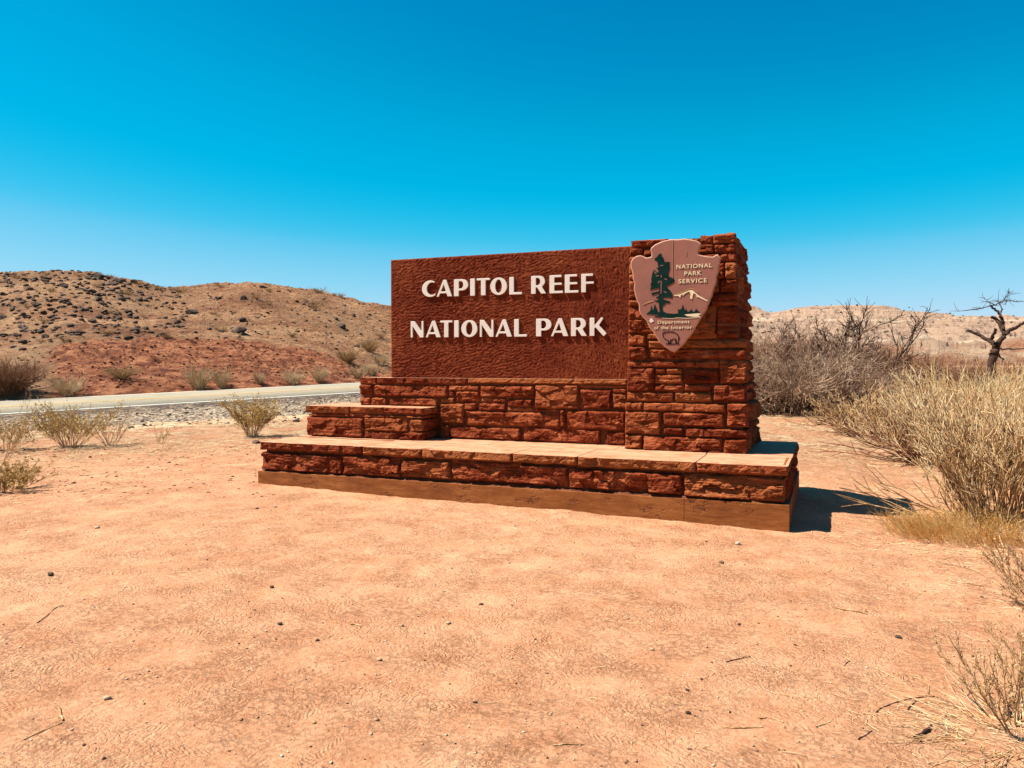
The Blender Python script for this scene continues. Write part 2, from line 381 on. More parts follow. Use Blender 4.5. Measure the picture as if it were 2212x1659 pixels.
def axis(c0, c1, step, far, g):
    mid = np.arange(c0, c1, step); out = []; s = step
    a = 0
    while a < far: s *= g; a += s; out.append(a)
    out = np.array(out)
    return np.concatenate([(c0-out)[::-1], mid, mid[-1]+out])
gx = axis(-6.5, 3.2, .04, 3500, 1.06); gy = axis(2.2, 9.6, .04, 3500, 1.06)
X, Y = np.meshgrid(gx, gy)
Z = ground_z(X, Y)
_s, _p2 = road_sp(X, Y)
Z = Z-.07*sst(_p2, -7.6, -6.6)*(1-sst(_p2, -.2, .2))*(1-sst(_s, 60, 62))*sst(_s, -42, -40)
ground = link('ground', mesh('ground', np.stack([X, Y, Z], -1), grid(len(gx), len(gy)), M_sand), kind='structure')

# gravel shoulder between the sand and the road
S = np.linspace(-40, 60, 260); Pp = np.linspace(-10.2, .25, 46)
s2, p2 = np.meshgrid(S, Pp)
jit = 1.3*fbm(s2*.12, s2*0, 9.1, 3)
p3 = np.where(p2 < -1, p2+jit*sst(-p2, 1, 9), p2)
x, y = road_xy(s2, p3)
z = ground_z(x, y)+.02+.075*sst(p2, -1.4, .1)+.02*pn(x*3, y*3, 8.0)*(1-sst(p2, -1, 0))-.10*(1-sst(p2, -10.2, -8.4))
me = mesh('gravel_shoulder', np.stack([x, y, z], -1), grid(260, 46), M_gravel)
for nm, val in (('edge', sst(p2, -10.2, -4.5)), ('tar', sst(p2, -3.0, -.8))):
    a = me.attributes.new(nm, 'FLOAT', 'POINT'); a.data.foreach_set('value', val.ravel().astype(np.float32))
link('gravel_shoulder', me, kind='structure')

# road with its painted lines
def road_strip(name, p0, p1, dz, m, parent=None, **kw):
    S = np.linspace(-45, 70, 90); x0, y0 = road_xy(S, S*0+p0); x1, y1 = road_xy(S, S*0+p1)
    zc = np.clip(GRADE*S, -.4, 1.6)
    v = np.concatenate([np.stack([x0, y0, zc+dz], 1), np.stack([x1, y1, zc+dz], 1)])
    i = np.arange(89)
    f = np.stack([i, i+1, i+91, i+90], 1)
    if dz < .045:      # the slab itself has sides
        lo = v.copy(); lo[:, 2] -= .15
        v = np.concatenate([v, lo]); f = np.concatenate([f, np.stack([i, i+180, i+181, i+1], 1), np.stack([i+90, i+91, i+271, i+270], 1)])
    return link(name, mesh(name, v, f, m, smooth=False), parent, **kw)
rd = road_strip('road', 0, RWID, .04, M_road, kind='structure')
road_strip('edge_line', .50, .74, .046, M_white, rd); road_strip('edge_line', RWID-.78, RWID-.54, .046, M_white, rd)
road_strip('centre_line', RWID/2-.26, RWID/2-.08, .046, M_yellow, rd); road_strip('centre_line', RWID/2+.08, RWID/2+.26, .046, M_yellow, rd)

# stony hill beyond the road
def pxu(x): return (x-1106.)/FOC
HYR = ([-1400, -700, -200, 0, 80, 200, 240, 290, 330, 355, 380, 450, 560, 680, 740, 800, 843, 1000, 1300, 1600, 1900], [560, 570, 588, 592, 590, 590, 600, 607, 620, 625, 626, 617, 617, 628, 640, 655, 662, 690, 735, 772, 783])
HYB = ([-1400, -600, 0, 60, 150, 350, 500, 600, 700, 770, 843, 1000, 1600], [770, 775, 778, 765, 738, 734, 738, 748, 765, 792, 806, 800, 790])
def far_edge(u):
    a = (20.2+30.7*u)/(1.187-u); return 30.7+a, a
def hill_z(u, D):
    u = np.asarray(u, float); D = np.asarray(D, float)
    x = u*FOC+1106
    yr = np.interp(x, *HYR); yb = np.interp(x, *HYB)
    dF, a = far_edge(u); z0 = np.clip(.046*a, -.4, 1.6)
    Dr = 88.0; s = D-dF
    zc = 1.55+(dF+9)*(785-yb)/FOC; zr = 1.55+Dr*(785-yr)/FOC
    bank = z0+(zc-z0)*np.clip(s/9, 0, 1)**.75
    t = np.clip((D-dF-9)/(Dr-dF-9), 0, 1)
    up = zc+(zr-zc)*(t-.06*np.sin(t*2*math.pi))
    z = np.where(s < 9, bank, up)
    z = z-np.clip(D-Dr, 0, 200)**1.15*.06
    z = np.where(s < 0, z0-.35*sst(-s, 0, 1.2), z)
    lx, ly = ud(u, D)
    env = sst(s, 0, 4)
    nz = .65*fbm(lx*.13, ly*.11, 3.2, 4)*sst(s, 8, 20)*(1-.55*sst(D, 75, 88)*(D < 110))+.28*fbm(lx*.6, ly*.6, 1.1, 4)+.18*ridged(lx*1.9, ly*1.9, .4, 4)
    rill = -.32*ridged(lx*.55+.2*ly, ly*.25, 7.7, 3)*(1-sst(s, 8, 12))*env
    return z+env*nz*.8+rill
uu = np.concatenate([np.linspace(-1.6, -.75, 110), np.linspace(-.745, -.1, 330), np.linspace(-.095, .33, 90)])
k = np.concatenate([np.linspace(0, .28, 90), np.linspace(.285, 1, 130), np.linspace(1.02, 2.6, 30)])
U, K = np.meshgrid(uu, k)
dF, _a = far_edge(U)
Dm = dF-1.5+K*(88.0-dF+1.5)
x, y = ud(U, Dm); z = hill_z(U, Dm)
me = mesh('hillside', np.stack([x, y, z], -1), grid(len(uu), len(k)), M_hill)
a = me.attributes.new('bank', 'FLOAT', 'POINT')
px = U*FOC+1106
bk = (1-sst(Dm-dF, 8, 12))*sst(px+30*fbm(Dm*.35, px*.004, 2.2, 3), -20, 230)*(1-sst(px+(Dm-dF)*9, 790, 980))
a.data.foreach_set('value', bk.ravel().astype(np.float32))
link('hillside', me, kind='structure')
def hill_at(px_, py_):             # first point of the hill on a line of sight
    u = pxu(px_); dF, _ = far_edge(u)
    D = np.arange(float(dF)-1, 92, .25); z = hill_z(D*0+u, D)
    s = 785-(z-1.55)/D*FOC
    i = np.where(s <= py_)[0]
    d = D[i[0]] if len(i) else D[np.argmin(s)]
    x, y = ud(u, d); return float(x), float(y), float(hill_z(np.array([u]), np.array([d]))[0]), float(d)

# far badlands on the right
MYR = ([900, 1400, 1580, 1620, 1662, 1690, 1750, 1830, 1900, 1915, 1930, 1950, 2000, 2035, 2060, 2130, 2212, 2500, 3200, 4000], [690, 670, 650, 656, 674, 668, 660, 657, 657, 658, 662, 668, 672, 676, 680, 680, 681, 676, 690, 700])
uu = np.concatenate([np.linspace(-.15, .29, 60), np.linspace(.292, .68, 330), np.linspace(.684, 1.7, 120)])
DD = np.concatenate([np.linspace(190, 330, 40), np.linspace(333, 655, 90), [662, 700, 760, 850]])
U, D = np.meshgrid(uu, DD)
px = U*FOC+1106; yr = np.interp(px, *MYR)
lx, ly = ud(U, D)
lob = 1+.9*pn(U*9, D*.004, 3.3)
cy = 742-22*fbm(U*13, D*0, 2.0, 3)
prof = np.zeros_like(D)
for (d0, y0), (d1, y1) in zip([(190, 789), (300, cy), (345, cy+3), (470, 712), (585, 690), (632, yr+9), (640, yr)], [(300, cy), (345, cy+3), (470, 712), (585, 690), (632, yr+9), (640, yr), (900, yr+12)]):
    mk = (D >= d0) & (D <= d1); t = (D-d0)/(d1-d0)
    prof = np.where(mk, y0+(y1-y0)*t, prof)
prof = np.maximum(prof, yr)
zz = 1.55+D*(785-prof)/FOC
gul = ridged(lx*.026, ly*.012, .5, 6)
zz = zz-sst(D, 200, 290)*(1-sst(D, 600, 650))*15*(.55-gul)-1.0
terr = np.round(zz/5.5)*5.5
zz = zz*.8+terr*.2
zz = np.where(D > 655, zz-.02*(D-655), zz)
link('far_badlands', mesh('far_badlands', np.stack([lx, ly, zz], -1), grid(len(uu), len(DD)), M_mesa), kind='structure')
def mesa_at(px_, D_):
    i = np.argmin(abs(uu-pxu(px_))); j = np.argmin(abs(DD-D_)); return lx[j, i], ly[j, i], zz[j, i]

# ---------------------------------------------------------------- the monument sign
ROOT = np.array([-3.4, 8.8, 0.0])
sign = bpy.data.objects.new('entrance_sign', None); COL.objects.link(sign); sign.location = ROOT
tag(sign, 'red sandstone monument sign with cream raised letters and an arrowhead plaque on a stone pillar', 'sign')
def part(name, me, parent=None, **kw):
    if parent is None: return link(name, me, sign, loc=-ROOT, **kw)
    return link(name, me, parent, **kw)
def stone(name, a, b, q, t, plane, face='front', proud=.035, D=.09, seed=0, res=.014, top=None, rough=1.0, mats=None, jit=.007):
    rs = np.random.RandomState(seed*7+3)
    nu = max(5, min(110, int((b-a)/res)+2)); nv = max(5, int((t-q)/res)+2)
    uu_, vv_ = np.meshgrid(np.linspace(0, 1, nu), np.linspace(0, 1, nv))
    c = rs.uniform(-jit, jit, 8)
    u = a+(b-a)*uu_+((1-uu_)*(c[0]*(1-vv_)+c[1]*vv_)+uu_*(c[2]*(1-vv_)+c[3]*vv_))
    v = q+(t-q)*vv_+((1-vv_)*(c[4]*(1-uu_)+c[5]*uu_)+vv_*(c[6]*(1-uu_)+c[7]*uu_)*(0 if top else 1))
    o = seed*3.17
    wob = .010*fbm(u*9+o, v*9, o, 3)
    v = v+wob*(np.abs(2*vv_-1)**3)*np.where(vv_ > .5, 0 if top else 1, 1)*np.sign(vv_-.5)-0
    u = u+.008*fbm(u*9, v*12+o, o+4, 3)*np.abs(2*uu_-1)**4
    h = t-q
    du = np.minimum(u-a, b-u); dv = np.minimum(v-q, t-v)
    if top: dv = np.minimum(v-q, .35*h+(t-v))
    e = 1-(1-np.clip(du/.020, 0, 1))**2; e2 = 1-(1-np.clip(dv/min(.022, h*.3), 0, 1))**2
    e = np.clip(e, 0, 1)*np.clip(e2, 0, 1)
    nf = 5+int((b-a)/.10); fa = rs.uniform(-.55, .55, nf); fb = rs.uniform(-.9, .45, nf); fu = rs.uniform(a, b, nf); fv = rs.uniform(q, t, nf); fc = rs.uniform(-.004, .016, nf)
    uw = u+.02*fbm(u*8, v*8, o, 3); vw = v+.012*fbm(u*8, v*8, o+6, 3)
    dist = np.stack([np.hypot(uw-fu[i], (vw-fv[i])*1.6) for i in range(nf)]); ci = dist.argmin(0)
    fac = (fc[ci]+fa[ci]*(u-fu[ci])*.35+fb[ci]*(v-fv[ci])*.5)
    fac = np.clip(fac, -.028, .028)
    lh = rs.uniform(.022, .045); ph = (v+.018*fbm(u*3.5, v*3+o, o, 4)+.10*u*rs.uniform(-.6, .6))/lh
    saw = (ph-np.floor(ph)); saw = saw**1.6*np.clip((1-saw)/.12, 0, 1)
    lay = .011*saw*np.clip(.35+fbm(u*5+o, v*9, o+3, 2), 0, 1.2)
    rel = .013*fbm(u*3+o, v*6+o, o, 4, .6)+.006*fbm(u*22, v*30, o, 3, .6)
    amp = min(1.0, .35+h/.20)
    tilt = rs.uniform(-.35, .55)*(vv_-.5)
    W = e*(proud*(.70+tilt)+rough*amp*(fac+lay+rel))+.004*fbm(u*20, v*30, o, 3)
    W = np.maximum(W, -.02)
    front = np.stack([u, v, W], -1).reshape(-1, 3)
    idx = np.arange(nu*nv).reshape(nv, nu)
    faces = grid(nu, nv)
    segs = [idx[0, :], idx[:, -1], idx[-1, ::-1], idx[::-1, 0]]
    V = [front]; F = [faces]; M = [np.zeros(len(faces), int)]; SM = [np.zeros(len(faces), bool)]; n0 = len(front)
    for si, sg in enumerate(segs):
        ring = front[sg]; back = ring.copy(); back[:, 2] = -D
        if si == 2 and top:
            back[:, 0] = a+(b-a)*np.linspace(1, 0, nu)
        kk = len(sg); V += [ring, back]; i = np.arange(kk-1)
        F.append(np.stack([n0+i+1, n0+i, n0+kk+i, n0+kk+i+1], 1))
        M.append(np.full(kk-1, 1 if (si == 2 and top) else 0)); SM.append(np.zeros(kk-1, bool)); n0 += 2*kk
    L = np.concatenate(V)
    if face == 'front': P3 = np.stack([L[:, 0], plane-L[:, 2], L[:, 1]], 1)
    else:
        pl = plane(L[:, 1]) if callable(plane) else plane
        P3 = np.stack([pl+L[:, 2], L[:, 0], L[:, 1]], 1)
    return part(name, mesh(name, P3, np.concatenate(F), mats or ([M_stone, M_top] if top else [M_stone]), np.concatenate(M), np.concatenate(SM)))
def box(name, x0, x1, y0, y1, z0, z1, m, parent=None, taper=0, mtop=None):
    v = [(x0, y0, z0), (x1, y0, z0), (x1, y1, z0), (x0, y1, z0), (x0+taper, y0+taper*.3, z1), (x1-taper*2, y0+taper*.3, z1), (x1-taper*2, y1-taper, z1), (x0+taper, y1-taper, z1)]
    f = [(0, 3, 2, 1), (4, 5, 6, 7), (0, 1, 5, 4), (1, 2, 6, 5), (2, 3, 7, 6), (3, 0, 4, 7)]
    return part(name, mesh(name, v, f, [m, mtop or m], [0, 1, 0, 0, 0, 0], False), parent)

# footing: board-marked concrete in two pours
FY = 7.574
box('concrete_footing', -6.432, -1.292, FY, 10.1, -.35, .238, M_conc); box('concrete_footing', -1.289, -.330, FY+.002, 10.1, -.35, .240, M_conc)
# crumbly mortar bed on the footing
xs = np.linspace(-6.37, -.40, 420); ys = np.linspace(0, 1, 7)
Xm, Ym = np.meshgrid(xs, ys)
Hm = (.018+.035*np.clip(fbm(Xm*3, Xm*0, 2.2, 3)+.25, 0, 1))*(1+.5*pn(Xm*25, Ym*4, 3))*np.sin(np.pi*np.clip(Ym*.6, 0, 1))
Yf = FY+.012+.09*Ym-.012*np.clip(fbm(Xm*5, Xm*0, 8.8, 3), -1, 1)
part('mortar_bed', mesh('mortar_bed', np.stack([Xm, Yf+.012, .236+Hm+.008*pn(Xm*60, Ym*7, 5)], -1), grid(420, 7), M_mortar))
# cores that the stones are bedded in
box('mortar_core', -6.36, -.40, 7.650, 9.98, .24, .50, M_mortar)
box('mortar_core', -6.28, -4.665, 8.442, 9.30, .58, .93, M_mortar)
box('mortar_core', -5.73, -2.0, 8.822, 9.32, .58, 1.31, M_mortar)
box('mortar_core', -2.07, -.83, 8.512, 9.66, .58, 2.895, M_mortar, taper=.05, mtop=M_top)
# base course
sd = 1
bx = [-6.419, -5.237, -4.464, -3.836, -2.488, -1.31, -.36]
for a, b in zip(bx[:-1], bx[1:]):
    q = .268+.012*math.sin(sd*5); stone('stone', a+.010, b-.010, q, .484-.012*(sd % 2), 7.645, proud=.055, D=.12, seed=sd, rough=1.35, res=.012); sd += 1
for a, b in ((7.76, 8.62), (8.64, 9.25), (9.27, 10.0)):
    stone('stone', a, b, .262, .488, -.375, 'right', proud=.03, D=.1, seed=sd); sd += 1
# cap slabs: rough front edges, flat tops coloured paler as if sunlit
cx = [-6.416, -4.955, -4.183, -3.095, -2.374, -1.181, -.337]
for i, (a, b) in enumerate(zip(cx[:-1], cx[1:])):
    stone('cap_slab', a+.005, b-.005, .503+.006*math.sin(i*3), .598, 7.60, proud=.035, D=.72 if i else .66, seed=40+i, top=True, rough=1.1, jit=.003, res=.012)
back = [-6.416, -5.0, -3.7, -2.2]
for i, (a, b) in enumerate(zip(back, back[1:]+[-1.2])):
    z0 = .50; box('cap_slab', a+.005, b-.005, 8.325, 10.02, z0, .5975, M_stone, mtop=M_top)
for i, (a, b) in enumerate(((8.325, 9.02), (9.03, 10.02))):
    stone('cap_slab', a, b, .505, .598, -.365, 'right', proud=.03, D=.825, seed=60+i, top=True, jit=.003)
stone('stone', 7.66, 8.31, .507, .594, -.372, 'right', proud=.02, D=.02, seed=66)
BENCH = [(-6.363, -5.692, 0.9, 0.984), (-5.673, -5.199, 0.915, 0.997), (-5.181, -4.623, 0.923, 1.003), (-6.319, -5.692, 0.859, 0.896), (-5.686, -5.354, 0.866, 0.905), (-5.342, -5.094, 0.869, 0.894), (-5.088, -4.623, 0.877, 0.894), (-6.346, -5.48, 0.605, 0.851), (-5.462, -4.839, 0.698, 0.866), (-4.794, -4.623, 0.712, 0.857), (-5.469, -4.624, 0.59, 0.696)]
WALL = [(-5.781, -5.53, 1.273, 1.353), (-5.512, -4.198, 1.281, 1.359), (-5.781, -5.587, 1.149, 1.267), (-5.556, -4.477, 1.122, 1.263), (-5.763, -5.575, 1.112, 1.144), (-5.77, -5.607, 0.999, 1.101), (-5.6, -5.365, 0.997, 1.099), (-5.323, -4.621, 1.003, 1.107), (-4.183, -2.155, 1.298, 1.376), (-4.454, -4.033, 1.206, 1.272), (-4.449, -4.381, 1.127, 1.198), (-4.352, -4.033, 1.075, 1.201), (-4.57, -4.381, 1.049, 1.115), (-4.564, -4.245, 0.794, 1.04), (-4.239, -4.077, 0.959, 1.055), (-4.016, -3.312, 1.134, 1.278), (-4.016, -3.667, 1.071, 1.116), (-4.038, -3.678, 0.96, 1.056), (-3.646, -3.328, 1.016, 1.112), (-3.651, -3.328, 0.974, 1.007), (-3.312, -2.982, 0.972, 1.001), (-4.217, -2.981, 0.783, 0.952), (-3.286, -2.745, 1.009, 1.29), (-2.72, -2.161, 1.268, 1.296), (-2.72, -2.346, 1.018, 1.238), (-2.328, -2.16, 1.204, 1.26), (-2.328, -2.16, 1.026, 1.2), (-2.966, -2.91, 0.788, 0.996), (-2.89, -2.178, 0.773, 0.991), (-4.439, -3.48, 0.611, 0.757), (-3.438, -2.477, 0.614, 0.769), (-2.399, -2.177, 0.601, 0.752), (-4.582, -4.456, 0.595, 0.77)]
PILF = [(-2.102, -1.907, 0.597, 0.759), (-1.897, -1.054, 0.589, 0.758), (-1.035, -0.792, 0.589, 0.753), (-2.103, -1.706, 0.771, 1.02), (-1.676, -1.032, 0.87, 1.018), (-1.676, -1.458, 0.769, 0.854), (-1.434, -0.78, 0.756, 0.858), (-2.104, -1.909, 1.028, 1.114), (-1.898, -1.014, 1.026, 1.119), (-1.004, -0.79, 0.879, 1.13), (-2.083, -1.568, 1.132, 1.233), (-1.554, -1.161, 1.141, 1.234), (-1.143, -0.806, 1.148, 1.326), (-2.084, -1.779, 1.246, 1.498), (-1.769, -1.654, 1.434, 1.493), (-1.649, -1.472, 1.434, 1.494), (-1.774, -1.471, 1.33, 1.427), (-1.778, -1.456, 1.245, 1.32), (-1.451, -1.162, 1.25, 1.323), (-1.457, -1.087, 1.343, 1.495), (-1.078, -0.803, 1.341, 1.572), (-2.08, -1.341, 1.508, 1.573), (-1.331, -1.088, 1.504, 1.573), (-1.825, -0.809, 1.597, 1.705), (-2.07, -1.866, 1.594, 1.74), (-2.071, -1.877, 1.75, 1.875), (-1.867, -1.104, 1.809, 1.878), (-1.846, -0.81, 1.715, 1.798), (-2.071, -1.716, 1.884, 2.04), (-2.04, -1.642, 2.823, 2.907), (-1.633, -1.296, 2.802, 2.893), (-1.288, -1.165, 2.827, 2.909), (-1.157, -0.928, 2.818, 2.919), (-2.058, -1.908, 2.747, 2.825), (-1.899, -1.317, 2.727, 2.804), (-1.143, -0.927, 2.721, 2.812), (-1.308, -1.152, 2.724, 2.823), (-1.402, -1.092, 2.631, 2.712), (-1.084, -0.922, 2.627, 2.712), (-2.066, -1.41, 2.654, 2.725), (-1.033, -0.917, 2.44, 2.617), (-1.121, -1.041, 2.445, 2.614), (-2.066, -1.129, 2.542, 2.639), (-2.066, -1.129, 2.468, 2.534), (-1.082, -0.904, 2.301, 2.435), (-1.617, -1.09, 2.313, 2.45), (-2.065, -1.626, 2.372, 2.47), (-2.065, -1.983, 2.262, 2.37), (-1.974, -1.186, 2.248, 2.354), (-1.178, -0.898, 2.159, 2.294), (-2.069, -1.705, 2.184, 2.249), (-1.696, -1.186, 2.172, 2.235), (-2.069, -1.704, 2.031, 2.178), (-1.695, -1.424, 2.024, 2.169), (-1.113, -0.892, 1.816, 2.154), (-1.415, -1.121, 1.819, 2.161)]
for a, b, q, t in BENCH:
    sd += 1; cap = t > .98
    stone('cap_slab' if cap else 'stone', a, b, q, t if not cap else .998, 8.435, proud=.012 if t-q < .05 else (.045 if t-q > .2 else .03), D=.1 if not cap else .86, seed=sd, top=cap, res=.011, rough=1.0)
for i, (q, t) in enumerate(((.61, .70), (.712, .86), (.872, .90))):
    stone('stone', 8.46, 8.84, q, t, -4.66, 'right', proud=.025, D=.08, seed=90+i)
stone('cap_slab', 8.46, 8.83, .915, .9965, -4.64, 'right', proud=.03, D=.02, seed=95)
for a, b, q, t in WALL:
    sd += 1; cap = t > 1.34
    if cap and b > -4: a = -4.19
    stone('cap_slab' if cap else 'stone', a, b, q, 1.364 if cap else t, 8.815, proud=.010 if t-q < .05 else (.05 if t-q > .2 else .03), D=.1 if not cap else .4, seed=sd, top=cap, res=.011, rough=1.0)
for a, b, q, t in PILF:
    sd += 1
    ledge = t > 1.11 and q < 1.10 and t < 1.14
    pr = .045 if t-q > .13 else .03
    if t < 1.135: pr += .02
    if t-q < .05: pr = .015
    stone('stone', a, b, q, t, 8.505, proud=pr, D=.11, seed=sd, res=.011, rough=1.1)
# right side of the pillar, coursed with bulging quoins
rs = random.Random(5)
pl = lambda z: np.interp(z, [.6, 1.12, 1.14, 2.92], [-.815, -.805, -.83, -.955])
z = .60
while z < 2.86:
    h = rs.choice([.09, .12, .15, .19, .22]); 
    if z < 1.13 < z+h: h = 1.13-z
    if z+h > 2.84: h = 2.905-z
    y0 = 8.605+rs.uniform(-.01, .01); cut = sorted(rs.sample([8.82, 8.95, 9.1, 9.25, 9.4], rs.choice([1, 2])))
    bk = 9.72-.05*(z/2.9)
    for a, b in zip([y0]+cut, cut+[bk]):
        sd += 1; stone('stone', a+.008, b-.008, z+.008, z+h-.008, pl, 'right', proud=rs.uniform(.02, .045)+(.03 if (z < 1.1 and b > 9.6) else 0), D=.1, seed=sd, res=.016, rough=1.1)
    z += h
# carved panel: rippled face over a solid slab
px0, px1, pz0, pz1 = -5.36, -2.06, 1.366, 2.914
xs = np.arange(px0, px1+.001, .0105); zs = np.arange(pz0, pz1+.001, .0105)
Xp, Zp = np.meshgrid(xs, zs)
wx = fbm(Xp*1.3, Zp*1.3, 5.5, 3); bend = sst(Xp+.5*wx*.6-.35*(Zp-2.1), -3.6, -2.3)
ang = -.22+.9*wx*.35+bend*1.25
warp = .030*fbm(Xp*7, Zp*7, 2.5, 3)+.008*pn(Xp*26, Zp*26, 4)
def fld(a): return np.sin((np.cos(a)*Zp+np.sin(a)*Xp+warp*1.6)*2*math.pi/.033)
rip = (1-bend)*fld(-.22)+bend*fld(1.15)
rip = rip*(.65+.45*pn(Xp*17, Zp*24, 9))+.5*pn(Xp*26, Zp*38, 1.7)
edge = np.minimum.reduce([Xp-px0, (px1-Xp)+1, (Zp-pz0)+1, pz1-Zp])
dep = .0052*rip*1.45*np.clip(edge/.02, 0, 1)-.012*(1-np.clip(edge/.02, 0, 1))**2
Yp_ = 8.903-dep-.006*fbm(Xp*.9, Zp*.9, 7, 2)
nx, nz = len(xs), len(zs)
V = np.stack([Xp, Yp_, Zp], -1).reshape(-1, 3); idx = np.arange(nx*nz).reshape(nz, nx); F = [grid(nx, nz)]; Vs = [V]; n0 = len(V)
for sg in (idx[0, :], idx[:, -1], idx[-1, ::-1], idx[::-1, 0]):
    r = V[sg]; bk = r.copy(); bk[:, 1] = 9.12; kk = len(sg); i = np.arange(kk-1)
    Vs += [r, bk]; F.append(np.stack([n0+i+1, n0+i, n0+kk+i, n0+kk+i+1], 1)); n0 += 2*kk
sm = np.zeros(sum(len(f) for f in F), bool); sm[:len(F[0])] = True
part('sign_panel', mesh('sign_panel', np.concatenate(Vs), np.concatenate(F), M_panel, smooth=sm))

# raised letters, each its own plate
def arc(cx, cy, rx, ry, a0, a1, n=22):
    return [(cx+rx*math.cos(R(a0+(a1-a0)*i/(n-1))), cy+ry*math.sin(R(a0+(a1-a0)*i/(n-1)))) for i in range(n)]
def fillet(p, r):
    out = []; n = len(p)
    for i in range(n):
        A, B, C = np.array(p[i-1], float), np.array(p[i], float), np.array(p[(i+1) % n], float)
        d1 = A-B; d2 = C-B; l1 = np.hypot(*d1); l2 = np.hypot(*d2)
        if l1 < 1e-6 or l2 < 1e-6: continue
        d1 /= l1; d2 /= l2; cosv = float(d1@d2)
        if cosv < -.93: out.append(tuple(B)); continue
        k = min(r, l1*.45, l2*.45)
        for t in np.linspace(0, 1, 5):
            out.append(tuple((1-t)**2*(B+d1*k)+2*t*(1-t)*B+t*t*(B+d2*k)))
    return out
G = {
 'I': (.28, [[(0,0),(.28,0),(.28,1),(0,1)]]),
 'L': (.77, [[(0,0),(.77,0),(.77,.125),(.28,.125),(.28,1),(0,1)]]),
 'T': (.80, [[(.26,0),(.54,0),(.54,.885),(.80,.885),(.80,1),(0,1),(0,.885),(.26,.885)]]),
 'E': (.80, [[(0,0),(.80,0),(.80,.125),(.29,.125),(.29,.455),(.73,.455),(.73,.57),(.29,.57),(.29,.88),(.72,.88),(.72,1),(0,1)]]),
 'F': (.78, [[(0,0),(.29,0),(.29,.455),(.78,.455),(.78,.57),(.29,.57),(.29,.88),(.73,.88),(.73,1),(0,1)]]),
 'N': (.75, [[(0,0),(.11,0),(.11,.70),(.545,0),(.75,0),(.75,1),(.64,1),(.64,.36),(.22,1),(0,1)]]),
 'A': (.93, [[(0,0),(.115,0),(.195,.195),(.60,.195),(.655,0),(.93,0),(.585,1),(.40,1)],[(.245,.31),(.56,.31),(.435,.74)]]),
 'K': (1.0, [[(0,0),(.28,0),(.28,.42),(.34,.475),(.82,-.03),(1.0,.13),(.55,.585),(.80,.95),(.70,1.03),(.31,.60),(.28,.60),(.28,1),(0,1)]]),
 'P': (.84, [[(0,0),(.28,0),(.28,.33),(.46,.33)]+arc(.46,.665,.38,.335,-80,80,14)+[(.46,1),(0,1)],[(.285,.445),(.40,.445)]+arc(.40,.665,.155,.22,-80,80,10)+[(.40,.885),(.285,.885)]]),
 'R': (.90, [[(0,0),(.28,0),(.28,.36),(.36,.36),(.60,0),(.90,0),(.655,.385)]+arc(.48,.69,.36,.31,-50,80,12)+[(.46,1),(0,1)],[(.285,.47),(.40,.47)]+arc(.40,.68,.155,.205,-80,80,10)+[(.40,.885),(.285,.885)]]),
 'O': (1.0, [arc(.5,.5,.5,.5,0,360,49)[:-1], arc(.5,.5,.20,.385,0,360,41)[:-1]]),
 'C': (.85, [arc(.49,.5,.49,.5,56,310,34)+[(.80,.20)]+arc(.60,.5,.31,.385,300,62,30)]),
}
def plate(name, splines, m, Y0, ext, bev, parent, mback=None, bres=2, off=None, scale=1.0):
    cu = bpy.data.curves.new('outline', 'CURVE'); cu.dimensions = '2D'; cu.fill_mode = 'BOTH'
    cu.extrude = ext; cu.bevel_depth = bev; cu.bevel_resolution = bres; cu.offset = -bev if off is None else off
    for sp in splines:
        s = cu.splines.new('POLY'); s.points.add(len(sp)-1)
        for i, (x_, y_) in enumerate(sp): s.points[i].co = (x_, y_, 0, 1)
        s.use_cyclic_u = True
    o = bpy.data.objects.new('tmp', cu); COL.objects.link(o)
    me = bpy.data.meshes.new_from_object(o.evaluated_get(bpy.context.evaluated_depsgraph_get())); bpy.data.objects.remove(o); bpy.data.curves.remove(cu)
    return finish_plate(name, me, m, Y0, parent, mback)
def finish_plate(name, me, m, Y0, parent, mback=None):
    co = np.empty(len(me.vertices)*3, np.float32); me.vertices.foreach_get('co', co); co = co.reshape(-1, 3)
    P3 = np.stack([co[:, 0], Y0-co[:, 2], co[:, 1]], 1)
    me.vertices.foreach_set('co', P3.ravel()); me.materials.clear(); me.materials.append(m)
    if mback: me.materials.append(mback)
    me.update(); me.name = name
    if mback: me.polygons.foreach_set('material_index', [0 if p.normal.y < -.98 else 1 for p in me.polygons])
    return part(name, me, parent)
LET = [('C', -4.878, -4.675, 2.403, 2.614), ('A', -4.665, -4.446, 2.402, 2.613), ('P', -4.418, -4.22, 2.4, 2.613), ('I', -4.191, -4.127, 2.399, 2.613), ('T', -4.101, -3.921, 2.399, 2.612), ('O', -3.916, -3.691, 2.397, 2.612), ('L', -3.66, -3.492, 2.396, 2.611), ('R', -3.372, -3.18, 2.395, 2.611), ('E', -3.135, -2.966, 2.393, 2.61), ('E', -2.941, -2.771, 2.392, 2.61), ('F', -2.736, -2.582, 2.391, 2.609), ('N', -5.045, -4.859, 1.885, 2.096), ('A', -4.825, -4.609, 1.884, 2.096), ('T', -4.615, -4.444, 1.883, 2.095), ('I', -4.416, -4.353, 1.882, 2.094), ('O', -4.316, -4.094, 1.881, 2.094), ('N', -4.058, -3.873, 1.88, 2.093), ('A', -3.845, -3.625, 1.879, 2.092), ('L', -3.594, -3.427, 1.878, 2.092), ('P', -3.307, -3.11, 1.877, 2.091), ('A', -3.115, -2.896, 1.876, 2.09), ('R', -2.862, -2.665, 1.875, 2.089), ('K', -2.631, -2.424, 1.874, 2.088)]
